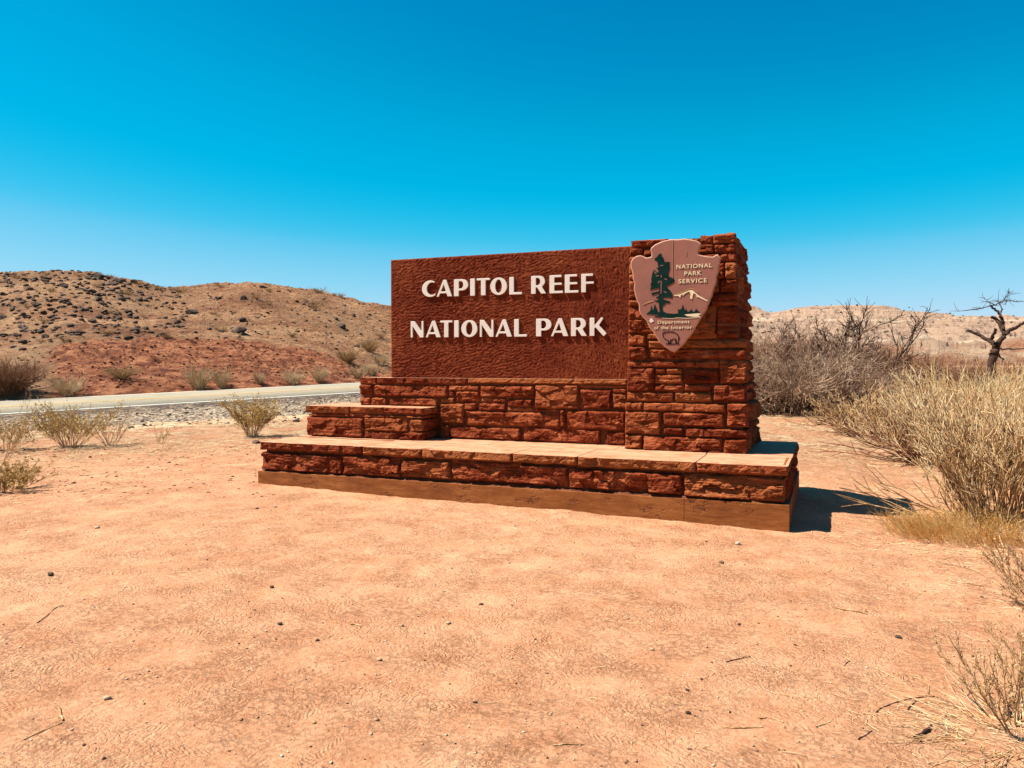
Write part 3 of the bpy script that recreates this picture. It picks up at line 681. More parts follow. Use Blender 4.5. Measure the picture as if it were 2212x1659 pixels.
for ch, a, b, q, t in LET:
    gw, sps = G[ch]; out = []
    for i, sp in enumerate(sps):
        r = .028 if len(sp) < 20 else .022
        f = fillet(sp, .035 if i == 0 else .02)
        out.append([(a+x_/gw*(b-a), q+y_*(t-q)) for x_, y_ in f])
    plate('letter', out, M_letter, 8.888, .008, .003, None)

# arrowhead plaque
A = dict(arrow=[(-1.539, 1.667), (-1.597, 1.699), (-1.66, 1.746), (-1.684, 1.762), (-1.712, 1.809), (-1.756, 1.881), (-1.8, 1.929), (-1.832, 2.008), (-1.868, 2.041), (-1.896, 2.081), (-1.917, 2.121), (-1.917, 2.184), (-1.945, 2.249), (-1.958, 2.289), (-1.97, 2.353), (-1.968, 2.424), (-1.983, 2.464), (-1.991, 2.528), (-2.007, 2.584), (-2.009, 2.648), (-1.988, 2.686), (-1.951, 2.708), (-1.903, 2.72), (-1.871, 2.708), (-1.839, 2.69), (-1.792, 2.692), (-1.782, 2.707), (-1.785, 2.743), (-1.796, 2.767), (-1.788, 2.794), (-1.745, 2.823), (-1.69, 2.847), (-1.627, 2.863), (-1.573, 2.871), (-1.511, 2.865), (-1.434, 2.87), (-1.365, 2.855), (-1.304, 2.839), (-1.269, 2.818), (-1.254, 2.794), (-1.28, 2.754), (-1.291, 2.716), (-1.288, 2.695), (-1.242, 2.679), (-1.189, 2.669), (-1.137, 2.666), (-1.092, 2.685), (-1.059, 2.654), (-1.066, 2.624), (-1.077, 2.564), (-1.08, 2.503), (-1.098, 2.458), (-1.105, 2.39), (-1.123, 2.337), (-1.138, 2.277), (-1.16, 2.224), (-1.186, 2.156), (-1.208, 2.095), (-1.246, 2.042), (-1.276, 1.989), (-1.313, 1.928), (-1.343, 1.867), (-1.397, 1.806), (-1.427, 1.76), (-1.481, 1.713), (-1.519, 1.675)], tree=[(-1.677, 2.725), (-1.673, 2.694), (-1.653, 2.677), (-1.649, 2.646), (-1.634, 2.629), (-1.587, 2.631), (-1.591, 2.604), (-1.583, 2.572), (-1.602, 2.495), (-1.586, 2.471), (-1.539, 2.45), (-1.537, 2.415), (-1.586, 2.386), (-1.624, 2.371), (-1.601, 2.347), (-1.57, 2.315), (-1.55, 2.275), (-1.561, 2.244), (-1.6, 2.254), (-1.651, 2.255), (-1.655, 2.232), (-1.616, 2.223), (-1.577, 2.21), (-1.592, 2.191), (-1.624, 2.196), (-1.647, 2.169), (-1.659, 2.169), (-1.662, 2.138), (-1.651, 2.106), (-1.615, 2.086), (-1.553, 2.077), (-1.491, 2.079), (-1.495, 2.126), (-1.475, 2.118), (-1.456, 2.129), (-1.445, 2.171), (-1.433, 2.132), (-1.421, 2.101), (-1.41, 2.131), (-1.402, 2.1), (-1.379, 2.096), (-1.353, 2.122), (-1.341, 2.095), (-1.322, 2.094), (-1.303, 2.125), (-1.265, 2.083), (-1.429, 2.07), (-1.421, 2.05), (-1.337, 2.038), (-1.398, 2.034), (-1.506, 2.041), (-1.552, 2.032), (-1.662, 2.04), (-1.749, 2.055), (-1.694, 2.06), (-1.709, 2.073), (-1.832, 2.083), (-1.789, 2.118), (-1.78, 2.173), (-1.769, 2.125), (-1.757, 2.125), (-1.742, 2.187), (-1.722, 2.14), (-1.71, 2.1), (-1.69, 2.1), (-1.698, 2.202), (-1.75, 2.223), (-1.71, 2.226), (-1.698, 2.249), (-1.734, 2.258), (-1.699, 2.272), (-1.695, 2.304), (-1.774, 2.283), (-1.778, 2.306), (-1.695, 2.323), (-1.691, 2.358), (-1.794, 2.342), (-1.782, 2.377), (-1.79, 2.393), (-1.778, 2.424), (-1.782, 2.456), (-1.775, 2.487), (-1.767, 2.526), (-1.751, 2.557), (-1.712, 2.516), (-1.7, 2.546), (-1.724, 2.567), (-1.704, 2.578), (-1.716, 2.633), (-1.728, 2.653), (-1.748, 2.658), (-1.744, 2.675), (-1.72, 2.688), (-1.705, 2.715)], mt=[(-1.538, 2.271), (-1.476, 2.281), (-1.438, 2.295), (-1.392, 2.313), (-1.369, 2.322), (-1.342, 2.321), (-1.315, 2.294), (-1.277, 2.259), (-1.232, 2.234), (-1.183, 2.206), (-1.19, 2.198), (-1.247, 2.227), (-1.281, 2.247), (-1.296, 2.244), (-1.308, 2.275), (-1.331, 2.291), (-1.342, 2.261), (-1.346, 2.226), (-1.368, 2.235), (-1.361, 2.284), (-1.38, 2.308), (-1.422, 2.287), (-1.442, 2.268), (-1.449, 2.268), (-1.438, 2.287), (-1.461, 2.276), (-1.472, 2.246), (-1.492, 2.266), (-1.538, 2.266)], rid=[(-1.873, 2.185), (-1.813, 2.211), (-1.766, 2.221), (-1.758, 2.215), (-1.809, 2.203), (-1.869, 2.18)], lake=[(-1.425, 2.066), (-1.367, 2.07), (-1.276, 2.075), (-1.257, 2.07), (-1.261, 2.062), (-1.284, 2.055), (-1.268, 2.047), (-1.257, 2.039), (-1.322, 2.04), (-1.398, 2.05)], line=[(-1.662, 2.038), (-1.552, 2.029), (-1.498, 2.037), (-1.398, 2.03), (-1.257, 2.035), (-1.257, 2.03), (-1.398, 2.024), (-1.498, 2.032), (-1.552, 2.024), (-1.662, 2.033)], bird=[(-1.8, 2.009), (-1.788, 2.019), (-1.792, 2.03), (-1.777, 2.032), (-1.761, 2.027), (-1.765, 2.015), (-1.749, 2.007), (-1.76, 1.995), (-1.772, 1.999), (-1.776, 1.984), (-1.788, 1.988), (-1.787, 2.0), (-1.798, 1.998)], bis=[(-1.653, 1.875), (-1.638, 1.889), (-1.614, 1.885), (-1.583, 1.89), (-1.536, 1.881), (-1.497, 1.858), (-1.485, 1.822), (-1.489, 1.799), (-1.493, 1.76), (-1.508, 1.762), (-1.516, 1.811), (-1.551, 1.811), (-1.578, 1.761), (-1.598, 1.761), (-1.594, 1.792), (-1.614, 1.804), (-1.633, 1.812), (-1.649, 1.832), (-1.655, 1.86)])
def dense(p, n=4, amp=.004, seed=0):
    out = []
    for i in range(len(p)):
        A0, B0 = np.array(p[i], float), np.array(p[(i+1) % len(p)])
        for t in np.linspace(0, 1, n, endpoint=False):
            c = A0+(B0-A0)*t; out.append(tuple(c+amp*np.array([pn(c[0]*24, c[1]*24, seed+.5), pn(c[0]*24, c[1]*24, seed+7.5)])))
    return out
plq = plate('arrowhead_plaque', [dense(A['arrow'], 2, .006)], M_plaque, 8.359, .024, .011, None, M_rim, 2)
FY2 = 8.3225
plate('pine_emblem', [A['tree']], M_green, FY2, .003, .0008, plq, M_black, 1)
plate('mountain_emblem', [A['mt']], M_cream, FY2, .003, .0006, plq, None, 1, 0)
plate('ridge_emblem', [A['rid']], M_ochre, FY2, .002, .0004, plq, None, 1, 0)
plate('lake_emblem', [A['lake']], M_cream, FY2-.001, .003, .0005, plq, None, 1, 0)
plate('shore_line', [A['line']], M_cream, FY2, .002, .0003, plq, None, 1, 0)
plate('flower_emblem', [A['bird']], M_letter, FY2, .002, .0005, plq, None, 1, 0)
def ribbon(name, pts, wd, m, closed=False, up=.003):
    P = [np.array(p) for p in pts]; n = len(P); v = []; f = []
    for i in range(n):
        a = P[i-1] if (closed or i) else P[i]; b = P[(i+1) % n] if (closed or i < n-1) else P[i]
        t = (b-a)/np.linalg.norm(b-a); nn = np.array([-t[1], t[0]])
        for s_ in (-1, 1):
            c = P[i]+nn*wd*.5*s_
            v += [(c[0], FY2-up, c[1]), (c[0], FY2+.004, c[1])]
    for i in range(n if closed else n-1):
        j = (i+1) % n; a, b = 4*i, 4*j
        f += [(a, b, b+2, a+2), (a+1, a, b, b+1)[::-1], (a+2, a+3, b+3, b+2)[::-1]]
    part(name, mesh(name, v, f, m, smooth=False), plq)
ribbon('bison_outline', A['bis'], .0065, M_black, True)
ribbon('bison_ground_line', [(-1.6234, 1.7601), (-1.5758, 1.7561), (-1.5262, 1.7591), (-1.4807, 1.7571)], .006, M_black)
ribbon('bison_tail', [(-1.4856, 1.8394), (-1.4787, 1.8295), (-1.4807, 1.8097)], .005, M_black)
ribbon('bison_leg', [(-1.5708, 1.8097), (-1.5758, 1.7879), (-1.5907, 1.7631)], .005, M_black)
ribbon('bison_leg', [(-1.5144, 1.8126), (-1.5203, 1.7879), (-1.5163, 1.7631)], .005, M_black)
ribbon('bison_eye', [(-1.6343, 1.8701), (-1.6273, 1.8681)], .006, M_black)
ribbon('board_seam', [(-1.5520, 2.8562), (-1.5530, 2.5411), (-1.5520, 2.4816), (-1.5520, 2.4519)], .003, M_rim)
ribbon('board_seam', [(-1.5520, 2.0158), (-1.5510, 1.8969)], .003, M_rim); ribbon('board_crack', [(-1.4093, 2.7314), (-1.4113, 2.6798)], .004, M_rim)
ribbon('snow_line', [(-1.5381, 2.2725), (-1.4767, 2.2933), (-1.4172, 2.3181), (-1.3677, 2.3369), (-1.3379, 2.3359), (-1.2785, 2.2933)], .006, M_ochre)
for pts_ in ([(-1.7294, 2.4836),(-1.6997, 2.4885)],[(-1.6749, 2.4915),(-1.6709, 2.4667)],[(-1.7066, 2.4103),(-1.6848, 2.4321)],[(-1.6729, 2.4321),(-1.6749, 2.2933)],[(-1.7492, 2.5361),(-1.7264, 2.5064)],[(-1.6402, 2.4519),(-1.6105, 2.4439)],[(-1.6452, 2.3181),(-1.6154, 2.3032)],[(-1.6848, 2.5906),(-1.6531, 2.5956)]): ribbon('branch_gap', pts_, .009, M_plaque, False, .0055)  # plaque-coloured slits for the gaps between the pine's branches
def words(s, x0, x1, zb, zt, m, sx=1.0):
    cu = bpy.data.curves.new('words', 'FONT'); cu.body = s; cu.size = 1; cu.space_character = 1.18; cu.extrude = .004; cu.offset = .012
    o = bpy.data.objects.new('tmp', cu); COL.objects.link(o)
    me = bpy.data.meshes.new_from_object(o.evaluated_get(bpy.context.evaluated_depsgraph_get())); bpy.data.objects.remove(o); bpy.data.curves.remove(cu)
    co = np.empty(len(me.vertices)*3, np.float32); me.vertices.foreach_get('co', co); co = co.reshape(-1, 3)
    lo, hi = co.min(0), co.max(0)
    hh = .73
    co[:, 0] = x0+(co[:, 0]-lo[0])/(hi[0]-lo[0])*(x1-x0); co[:, 1] = zb+co[:, 1]/hh*(zt-zb)
    me.vertices.foreach_set('co', co.ravel()); finish_plate('lettering', me, m, FY2, plq)
for w_, a_, b_, q_, t_ in (('NATIONAL', -1.5124, -1.1437, 2.5530, 2.5966), ('PARK', -1.4281, -1.2517, 2.4776, 2.5212), ('SERVICE', -1.4896, -1.1952, 2.3984, 2.4420), ('Department', -1.7086, -1.3707, 1.9752, 2.0079), ('of', -1.7443, -1.7007, 1.9167, 1.9494), ('the', -1.6700, -1.5936, 1.9167, 1.9494), ('Interior', -1.5619, -1.3439, 1.9167, 1.9494)): words(w_, a_, b_, q_, t_, M_cream)

# ---------------------------------------------------------------- plants: growth as polylines skinned with thin tubes
def norm(v): return v/np.maximum(np.linalg.norm(v, axis=-1, keepdims=True), 1e-9)
def tubes(P, Rr, sides=3):
    n, K, _ = P.shape
    T = np.empty_like(P); T[:, 1:-1] = P[:, 2:]-P[:, :-2]; T[:, 0] = P[:, 1]-P[:, 0]; T[:, -1] = P[:, -1]-P[:, -2]
    T = norm(T); ref = np.where(np.abs(T[..., 2:3]) > .9, np.array([1., 0, 0]), np.array([0, 0, 1.]))
    A = norm(np.cross(T, ref)); B = np.cross(T, A)
    a = np.arange(sides)*2*math.pi/sides
    V = P[:, :, None, :]+Rr[:, :, None, None]*(np.cos(a)[None, None, :, None]*A[:, :, None, :]+np.sin(a)[None, None, :, None]*B[:, :, None, :])
    base = (np.arange(n)*K*sides)[:, None, None]+(np.arange(K-1)*sides)[None, :, None]+np.arange(sides)[None, None, :]
    nx_ = (np.arange(n)*K*sides)[:, None, None]+(np.arange(K-1)*sides)[None, :, None]+((np.arange(sides)+1) % sides)[None, None, :]
    F = np.stack([base, nx_, nx_+sides, base+sides], -1).reshape(-1, 4)
    return V.reshape(-1, 3), F
def join(lst):
    V, F, n = [], [], 0
    for v, f in lst: V.append(v); F.append(f+n); n += len(v)
    return np.concatenate(V), np.concatenate(F)
def sprout(rs, N, br, h, tilt, K, bend=.3, wob=.12, lean=(0, 0), hv=.45):
    a = rs.rand(N)*2*math.pi; r = br*np.sqrt(rs.rand(N))
    P0 = np.stack([r*np.cos(a), r*np.sin(a), rs.rand(N)*-.03], 1)
    th = np.clip(tilt*np.sqrt(rs.rand(N)), 0, 1.5); a2 = a+rs.randn(N)*.5
    d = np.stack([np.sin(th)*np.cos(a2)+lean[0], np.sin(th)*np.sin(a2)+lean[1], np.cos(th)], 1); d = norm(d)
    L = h*(1-hv+hv*rs.rand(N))/np.maximum(np.cos(th), .55)
    P = [P0]; st = (L/(K-1))[:, None]
    out = np.stack([np.cos(a2), np.sin(a2), np.zeros(N)], 1)
    for i in range(K-1):
        P.append(P[-1]+d*st); d = norm(d+out*bend/(K)*rs.rand(N)[:, None]+rs.randn(N, 3)*wob)
    return np.stack(P, 1)
def shoots(rs, P, n, t0, L, ang, K, up=.2, wob=.12, grav=0.0):
    N, k, _ = P.shape; M = N*n
    j = np.repeat(np.arange(N), n); t = (t0+(1-t0)*rs.rand(M))*(k-1); i = np.minimum(t.astype(int), k-2); f = (t-i)[:, None]
    A, B = P[j, i], P[j, i+1]; base = A*(1-f)+B*f; d = norm(norm(B-A)+ang*rs.randn(M, 3)+np.array([0, 0, up]))
    st = (L*(.5+rs.rand(M))/(K-1))[:, None]; out = [base]
    for _i in range(K-1):
        out.append(out[-1]+d*st); d = norm(d+rs.randn(M, 3)*wob+np.array([0, 0, -grav]))
    return np.stack(out, 1)
def rad(P, r0, r1): 
    n, K, _ = P.shape; return np.broadcast_to(np.linspace(r0, r1, K), (n, K))
def leaves(rs, P, n, size):
    N, k, _ = P.shape; M = N*n; j = np.repeat(np.arange(N), n); t = rs.rand(M)*(k-1); i = np.minimum(t.astype(int), k-2); f = (t-i)[:, None]
    c = P[j, i]*(1-f)+P[j, i+1]*f
    a = norm(rs.randn(M, 3)+np.array([0, 0, .6]))*size*(.5+rs.rand(M))[:, None]; b = norm(np.cross(a, rs.randn(M, 3)))*size*.28
    V = np.stack([c, c+a*.5+b, c+a, c+a*.5-b], 1).reshape(-1, 3); F = np.arange(M*4).reshape(-1, 4)
    return V, F
def place(o, x, y, z=None, rz=0.0, s=1.0):
    o.location = (x, y, gz(x, y)-.02 if z is None else z); o.rotation_euler = (0, 0, rz); o.scale = (s, s, s) if not isinstance(s, tuple) else s
def empty(name, label, cat, group=None):
    o = bpy.data.objects.new(name, None); COL.objects.link(o); return tag(o, label, cat, group)
def shrub(name, label, cat, pts, mats, group=None):
    o = empty(name, label, cat, group)
    for nm, vf, m in zip([p[0] for p in pts], [p[1] for p in pts], mats):
        link(nm, mesh(nm, vf[0], vf[1], m, smooth=False), o)
    return o
def at_px(px_, D):
    x, y = ud(pxu(px_), D); return float(x), float(y)

def straw_bush(seed, N, br, h, tilt, n1=4, n2=7, bend=.5, lean=(0, 0), r=.0035, wob=.07, t0=.35, L1=.42, L2=.10, low=0):
    rs = np.random.RandomState(seed)
    P = sprout(rs, N, br, h, tilt, 7, bend, wob, lean)
    if low:
        Pl = sprout(rs, low, br*1.2, h*.75, 1.45, 6, .2, .10, (lean[0]*2, lean[1]*2)); Pl[..., 2] = np.maximum(Pl[..., 2], .02)
    Q = shoots(rs, P, n1, t0, h*L1, .32, 4, .35, .09); W_ = shoots(rs, Q, n2, .15, h*L2*1.3, .5, 3, .5, .15)
    st = [tubes(P, rad(P, r*1.6, r*.8)), tubes(Q, rad(Q, r*.9, r*.6))]
    if low:
        Ql = shoots(rs, Pl, 4, .3, h*.25, .4, 3, .1, .15); st += [tubes(Pl, rad(Pl, r*1.6, r)), tubes(Ql, rad(Ql, r*.9, r*.6))]
    return ('stems', join(st)), ('twigs', tubes(W_, rad(W_, r*.7, r*.45)))
# --- big pale bushes at the right
def put(o, px_, D, s=1.0, rz=0.0):
    x, y = at_px(px_, D); place(o, x, y, None, rz, s)
b = shrub('dry_bush', 'tall pale straw bush with upright stems, the nearest large one at the right edge', 'bush', straw_bush(11, 125, .34, 1.10, .48, 5, 5, .35, (-.03, 0), r=.0055, wob=.11, low=30), [M_stem, M_straw]); put(b, 2165, 7.7)
b = shrub('dry_bush', 'wide pale straw bush reaching past the right edge behind the nearest one', 'bush', straw_bush(12, 120, .5, 1.12, .7, 5, 5, .4, r=.006, wob=.12), [M_straw, M_strawg]); put(b, 2350, 9.6)
b = shrub('dry_bush', 'rounded tangled straw bush with brownish centre, left of the tallest pale bush', 'bush', straw_bush(13, 125, .5, .98, .95, 5, 6, .6, (-.08, 0), r=.0066, wob=.2, low=30), [M_brownt, M_straw]); put(b, 2035, 12.6)
b = shrub('dry_bush', 'low spreading straw bush in front of the grey thicket', 'bush', straw_bush(14, 110, .6, .85, 1.0, 5, 6, .6, r=.008, wob=.22), [M_brownt, M_strawg]); put(b, 1900, 17)
b = shrub('dry_bush', 'yellowish straw bush standing behind the rounded tangled one', 'bush', straw_bush(15, 130, .8, 1.22, .8, 5, 7, .5, r=.006, wob=.16), [M_strawg, M_straw]); put(b, 2140, 15.0)
b = shrub('dry_bush', 'far pale bush at the right edge below the dead tree', 'bush', straw_bush(16, 130, .7, 1.2, .8, 5, 7, .5, r=.006, wob=.16), [M_straw, M_strawg]); put(b, 2235, 16.5)
rs = np.random.RandomState(21)
P = sprout(rs, 1500, .55, .26, .9, 4, .5, .16); Q = shoots(rs, P, 2, .3, .10, .5, 3, .2, .2)
o = link('dry_grass_clump', mesh('dry_grass_clump', *join([tubes(P, rad(P, .0016, .001)), tubes(Q, rad(Q, .0012, .0008))]), M_grass, smooth=False))
tag(o, 'golden clump of fine dry grass at the foot of the nearest large straw bush', 'grass clump'); put(o, 2150, 7.1, (1.5, .8, 1.0), YAW)
# --- grey thicket, brown brush, bare trees behind
def crooked(seed, N, br, h, tilt, r, n1, n2, wob=.28, t0=.2, K=7, L1=.5, L2=.2):
    rs = np.random.RandomState(seed)
    P = sprout(rs, N, br, h, tilt, K, .5, wob); P[..., 2] = np.maximum(P[..., 2], .01)
    Q = shoots(rs, P, n1, t0, h*L1, .5, 5, .1, .26); Q[..., 2] = np.maximum(Q[..., 2], .02); W_ = shoots(rs, Q, n2, .1, h*L2, .7, 4, .15, .25)
    return ('branches', join([tubes(P, rad(P, r, r*.45), 4), tubes(Q, rad(Q, r*.5, r*.25))])), ('twigs', tubes(W_, rad(W_, r*.26, r*.14)))
for i, (px_, D, h, N, lab) in enumerate([
    (1690, 23.5, 1.61, 95, 'grey leafless thicket shrub right beside the stone pillar'),
    (1775, 24.5, 1.33, 110, 'sprawling grey tangle of dead branches in the middle of the thicket'),
    (1850, 23.0, 1.19, 90, 'low grey dead shrub where the thicket meets the straw bushes'),
    (1640, 25.5, 1.75, 90, 'grey dead shrub half hidden behind the stone pillar'),
    (1735, 27.5, 2.03, 90, 'taller grey shrub at the back of the thicket')]):
    b = shrub('dead_shrub', lab, 'shrub', crooked(30+i, N, .9, h, 1.15, .027, 7, 6), [M_grey, M_grey], 'grey dead shrubs right of the pillar'); put(b, px_, D)
for i, (px_, D, h, N, lab) in enumerate([
    (1660, 31, 2.23, 110, 'reddish brown twiggy brush rising behind the pillar edge'),
    (1740, 31, 2.05, 110, 'reddish brown brush behind the tallest grey shrub'),
    (1825, 31, 2.05, 110, 'brown brush around the foot of the forked bare tree'),
    (1910, 30, 1.86, 110, 'brown brush to the right of the forked bare tree'),
    (1990, 31, 1.61, 100, 'thin brown brush in front of the red badland patch'),
    (2080, 32, 1.43, 100, 'thin brown brush left of the dead cottonwood trunk'),
    (2170, 33, 1.30, 100, 'thin brown brush at the base of the dead cottonwood'),
    (2260, 33, 1.36, 90, 'thin brown brush at the right edge')]):
    b = shrub('brown_brush', lab, 'shrub', crooked(50+i, N, 1.3, h, .62, .014, 9, 8, .13, .25, L1=.42, L2=.16), [M_brownt, M_brownt], 'brown leafless brush in front of the far badlands'); put(b, px_, D)
for i, (px_, D, h, N, lab) in enumerate([
    (1722, 29.5, 2.64, 5, 'slim dark bare tree nearest the pillar'),
    (1775, 29.0, 2.71, 5, 'slim dark bare tree between the tall one and the pillar'),
    (1862, 28.5, 3.23, 6, 'tallest dark forked bare tree in the thicket'),
    (1940, 29.5, 2.44, 4, 'small dark bare tree right of the tallest one')]):
    b = shrub('bare_tree', lab, 'tree', [(n_, v_) for n_, v_ in crooked(70+i, N, .25, h, .50, .045, 8, 14, .075, .3, 9, .33, .14)], [M_dark, M_dark], 'dark bare trees in the thicket'); put(b, px_, D)
# --- dead cottonwood
def smooth_path(pts, n=5, jit=.03, seed=0):
    P = np.array(pts, float); out = []
    for i in range(len(P)-1):
        p0 = P[max(i-1, 0)]; p1 = P[i]; p2 = P[i+1]; p3 = P[min(i+2, len(P)-1)]
        for t in np.linspace(0, 1, n, endpoint=False):
            out.append(.5*((2*p1)+(-p0+p2)*t+(2*p0-5*p1+4*p2-p3)*t*t+(-p0+3*p1-3*p2+p3)*t**3))
    out.append(P[-1]); out = np.array(out)
    for i in range(1, len(out)-1): out[i] += jit*np.array([pn(i*.7, seed+.3), pn(i*.7, seed+5.3), pn(i*.7, seed+9.3)])
    return out
DT = 25.0
def tp(x_, y_, dd=0.0):            # plan of the tree: sideways, depth, height in metres about its foot
    return (-1106+(1780+x_/3.352)/1.1031, dd, 785-(690+y_/3.352)/1.1031)
tx, ty = at_px(2144, DT); LIMB = [
    ([(1945,640),(1950,570),(1962,510),(1972,455)], .27, .21, 0), ([(1972,455),(1950,410),(1925,385),(1885,350),(1830,322)], .15, .07, .5), ([(1935,392),(1928,355),(1912,318)], .10, .06, -.3),
    ([(1972,455),(2005,400),(2045,342),(2080,312),(2110,288),(2150,255),(2182,224)], .17, .04, -.4), ([(2040,350),(2030,300),(2012,240),(1995,212)], .13, .09, .3),
    ([(2030,310),(2036,262),(2030,225),(2015,190),(1990,155),(1955,122)], .11, .05, .2), ([(1955,122),(1925,142),(1880,152),(1805,154)], .035, .012, .8), ([(1955,122),(1938,95),(1930,58)], .03, .01, .3),
    ([(1955,122),(1975,112),(1988,98),(1982,70),(1996,22)], .035, .01, -.4), ([(2013,180),(2035,150),(2041,120),(2034,84)], .045, .012, .3), ([(1988,100),(2020,98),(2045,104),(2078,102)], .025, .01, -.5),
    ([(2045,350),(2050,400),(2068,455),(2095,510),(2140,535),(2212,556)], .08, .03, .9), ([(1985,470),(2020,478),(2070,482)], .06, .02, -.9), ([(2041,120),(2060,100),(2068,78)], .02, .008, .1)]
tree = empty('dead_cottonwood', 'dark dead cottonwood tree with broken limbs standing against the badlands at right', 'tree'); tree.location = (tx, ty, 0); tree.rotation_euler = (0, 0, YAW)
k_ = DT/FOC; x0_ = tp(1950, 0)[0]
tw = []
for i, (pts, r0, r1, dep) in enumerate(LIMB):
    n_ = len(pts)
    P = smooth_path([((tp(a_, b_)[0]-x0_)*k_, dep*j/(n_-1)*1.2, 1.55+tp(a_, b_)[2]*k_-.15*(i == 0 and j == 0)*8) for j, (a_, b_) in enumerate(pts)], 5, .05, i)
    Rr = .54*np.linspace(r0, r1, len(P))*(1+.12*np.array([pn(j*.6, i+.5) for j in range(len(P))]))
    v, f = tubes(P[None], Rr[None], 9)
    link('trunk' if i == 0 else 'limb', mesh('limb', v, f, M_dark), tree)
    if i > 5:
        tw.append(P)
rs = np.random.RandomState(90); Wt = [shoots(rs, p[None], 7, .3, .28, .6, 4, .1, .2) for p in tw]
link('twigs', mesh('twigs', *join([tubes(q_, rad(q_, .010, .004)) for q_ in Wt]), M_dark, smooth=False), tree)

# --- smaller shrubs on the left
def leafy(seed, N, br, h, tilt, n1, n2, nl, ls, r=.006, bend=.4, lean=(0, 0)):
    rs = np.random.RandomState(seed)
    P = sprout(rs, N, br, h, tilt, 7, bend, .10, lean); Q = shoots(rs, P, n1, .3, h*.34, .4, 4, .3, .12); W_ = shoots(rs, Q, n2, .2, h*.12, .5, 3, .4, .15)
    return ('branches', join([tubes(P, rad(P, r, r*.4)), tubes(Q, rad(Q, r*.45, r*.25)), tubes(W_, rad(W_, r*.25, r*.15))])), ('leaves', leaves(rs, W_, nl, ls))
for lab, px_, D, args in [
    ('olive yellow rounded shrub beside the left end of the sign base', 545, 15.2, (101, 42, .10, .80, .62, 7, 6, 4, .030)),
    ('bushy olive tan shrub at left in front of the gravel and road', 150, 13.3, (102, 44, .14, .80, .85, 7, 6, 3, .028)),
    ('sparse thin shrub just right of the bushy olive tan one', 238, 13.6, (103, 16, .10, .62, .8, 5, 5, 1, .02)),
    ('very small sparse shrub on the sand between the gravel and the footprints', 345, 13.9, (104, 9, .08, .38, .7, 4, 4, 1, .02)),
    ('low tan shrub cut by the left edge, in front of the gravel', 8, 12.8, (105, 34, .16, .62, 1.0, 6, 6, 3, .026)),
    ('dark olive low shrub cut by the left edge, nearest on that side', 2, 8.9, (106, 44, .15, .36, 1.05, 6, 6, 4, .020)),
    ('tall reddish wispy shrub leaning in from the left edge over the road', -16, 10.2, (107, 9, .06, 1.05, .6, 5, 5, 1, .018))]:
    b = shrub('small_shrub', lab, 'shrub', leafy(*args), [M_stem, M_olive], 'small shrubs on the left side'); put(b, px_, D, .85)
# --- two near shrubs at the lower right
for lab, px_, D, args in [
    ('near grey green shrub with a few knobbly twigs at the lower right corner', 2215, 3.32, (111, 18, .08, .34, .95, 6, 6, 2, .011, .006, .3, (-.15, 0))),
    ('thin twiggy branch cluster leaning in from the right edge below the golden grass', 2295, 4.75, (112, 16, .05, .62, .9, 6, 7, 2, .014, .006, .3, (-.5, .1)))]:
    b = shrub('near_shrub', lab, 'shrub', leafy(*args), [M_stem, M_scrub], 'near twiggy shrubs at lower right'); put(b, px_, D)
rs = np.random.RandomState(113)
P = sprout(rs, 170, .22, .30, 1.5, 4, .1, .2, (-.35, -.1)); P[..., 2] = np.abs(P[..., 2])*.35+.012
o = link('straw_mat', mesh('straw_mat', *tubes(P, rad(P, .0022, .0012)), M_straw, smooth=False)); tag(o, 'flattened mat of dead straw under the near twiggy shrub in the lower right corner', 'dead grass'); put(o, 2215, 3.2)

# --- shrubs along the foot of the hill and tufts on it
def tuft_mesh(seed, n, h, tilt, r, m, nl=0):
    rs = np.random.RandomState(seed); P = sprout(rs, n, .22*h, h, tilt, 4, .4, .15); Q = shoots(rs, P, 4, .35, h*.35, .5, 3, .2, .15)
    return mesh('tuft', *join([tubes(P, rad(P, r, r*.5)), tubes(Q, rad(Q, r*.5, r*.3))]), m, smooth=False)
TD = [tuft_mesh(160+i, 420, 1.0, .95, .012, M_brownt) for i in range(3)]
TE = [tuft_mesh(170+i, 110, 1.0, .85, .014, M_pale) for i in range(3)]
def foot_at(px_, py_):
    return hill_at(px_, py_)
TA = [tuft_mesh(130+i, 170, 1.0, 1.05, .012, M_scrub) for i in range(3)]; TB = [tuft_mesh(140+i, 170, 1.0, .8, .012, M_strawg) for i in range(3)]; TC = [tuft_mesh(150+i, 60, 1.0, 1.2, .022, M_scrub) for i in range(3)]
def where(px_, py_):
    side = 'left' if px_ < 200 else ('middle' if px_ < 400 else ('right middle' if px_ < 600 else 'right'))
    hgt = 'on the skyline' if py_ < float(np.interp(px_, *HYR))+14 else ('high on the slope' if py_ < 670 else 'low on the slope')
    return 'small dusty shrub %s in the %s part of the stony hill' % (hgt, side)
def tuft(i, lab, px_, py_, wpx, hpx, M_, group, name='hill_shrub'):
    x, y, z, D = foot_at(px_, py_); s = hpx/FOC*D; ws = wpx/2/FOC*D/.85
    o = link(name, M_[i % 3]); tag(o, lab, 'shrub', group); o.location = (x, y, z-.08*s); o.rotation_euler = (0, 0, i*1.7); o.scale = (ws*.85, ws*.85, s*.92)
    return o
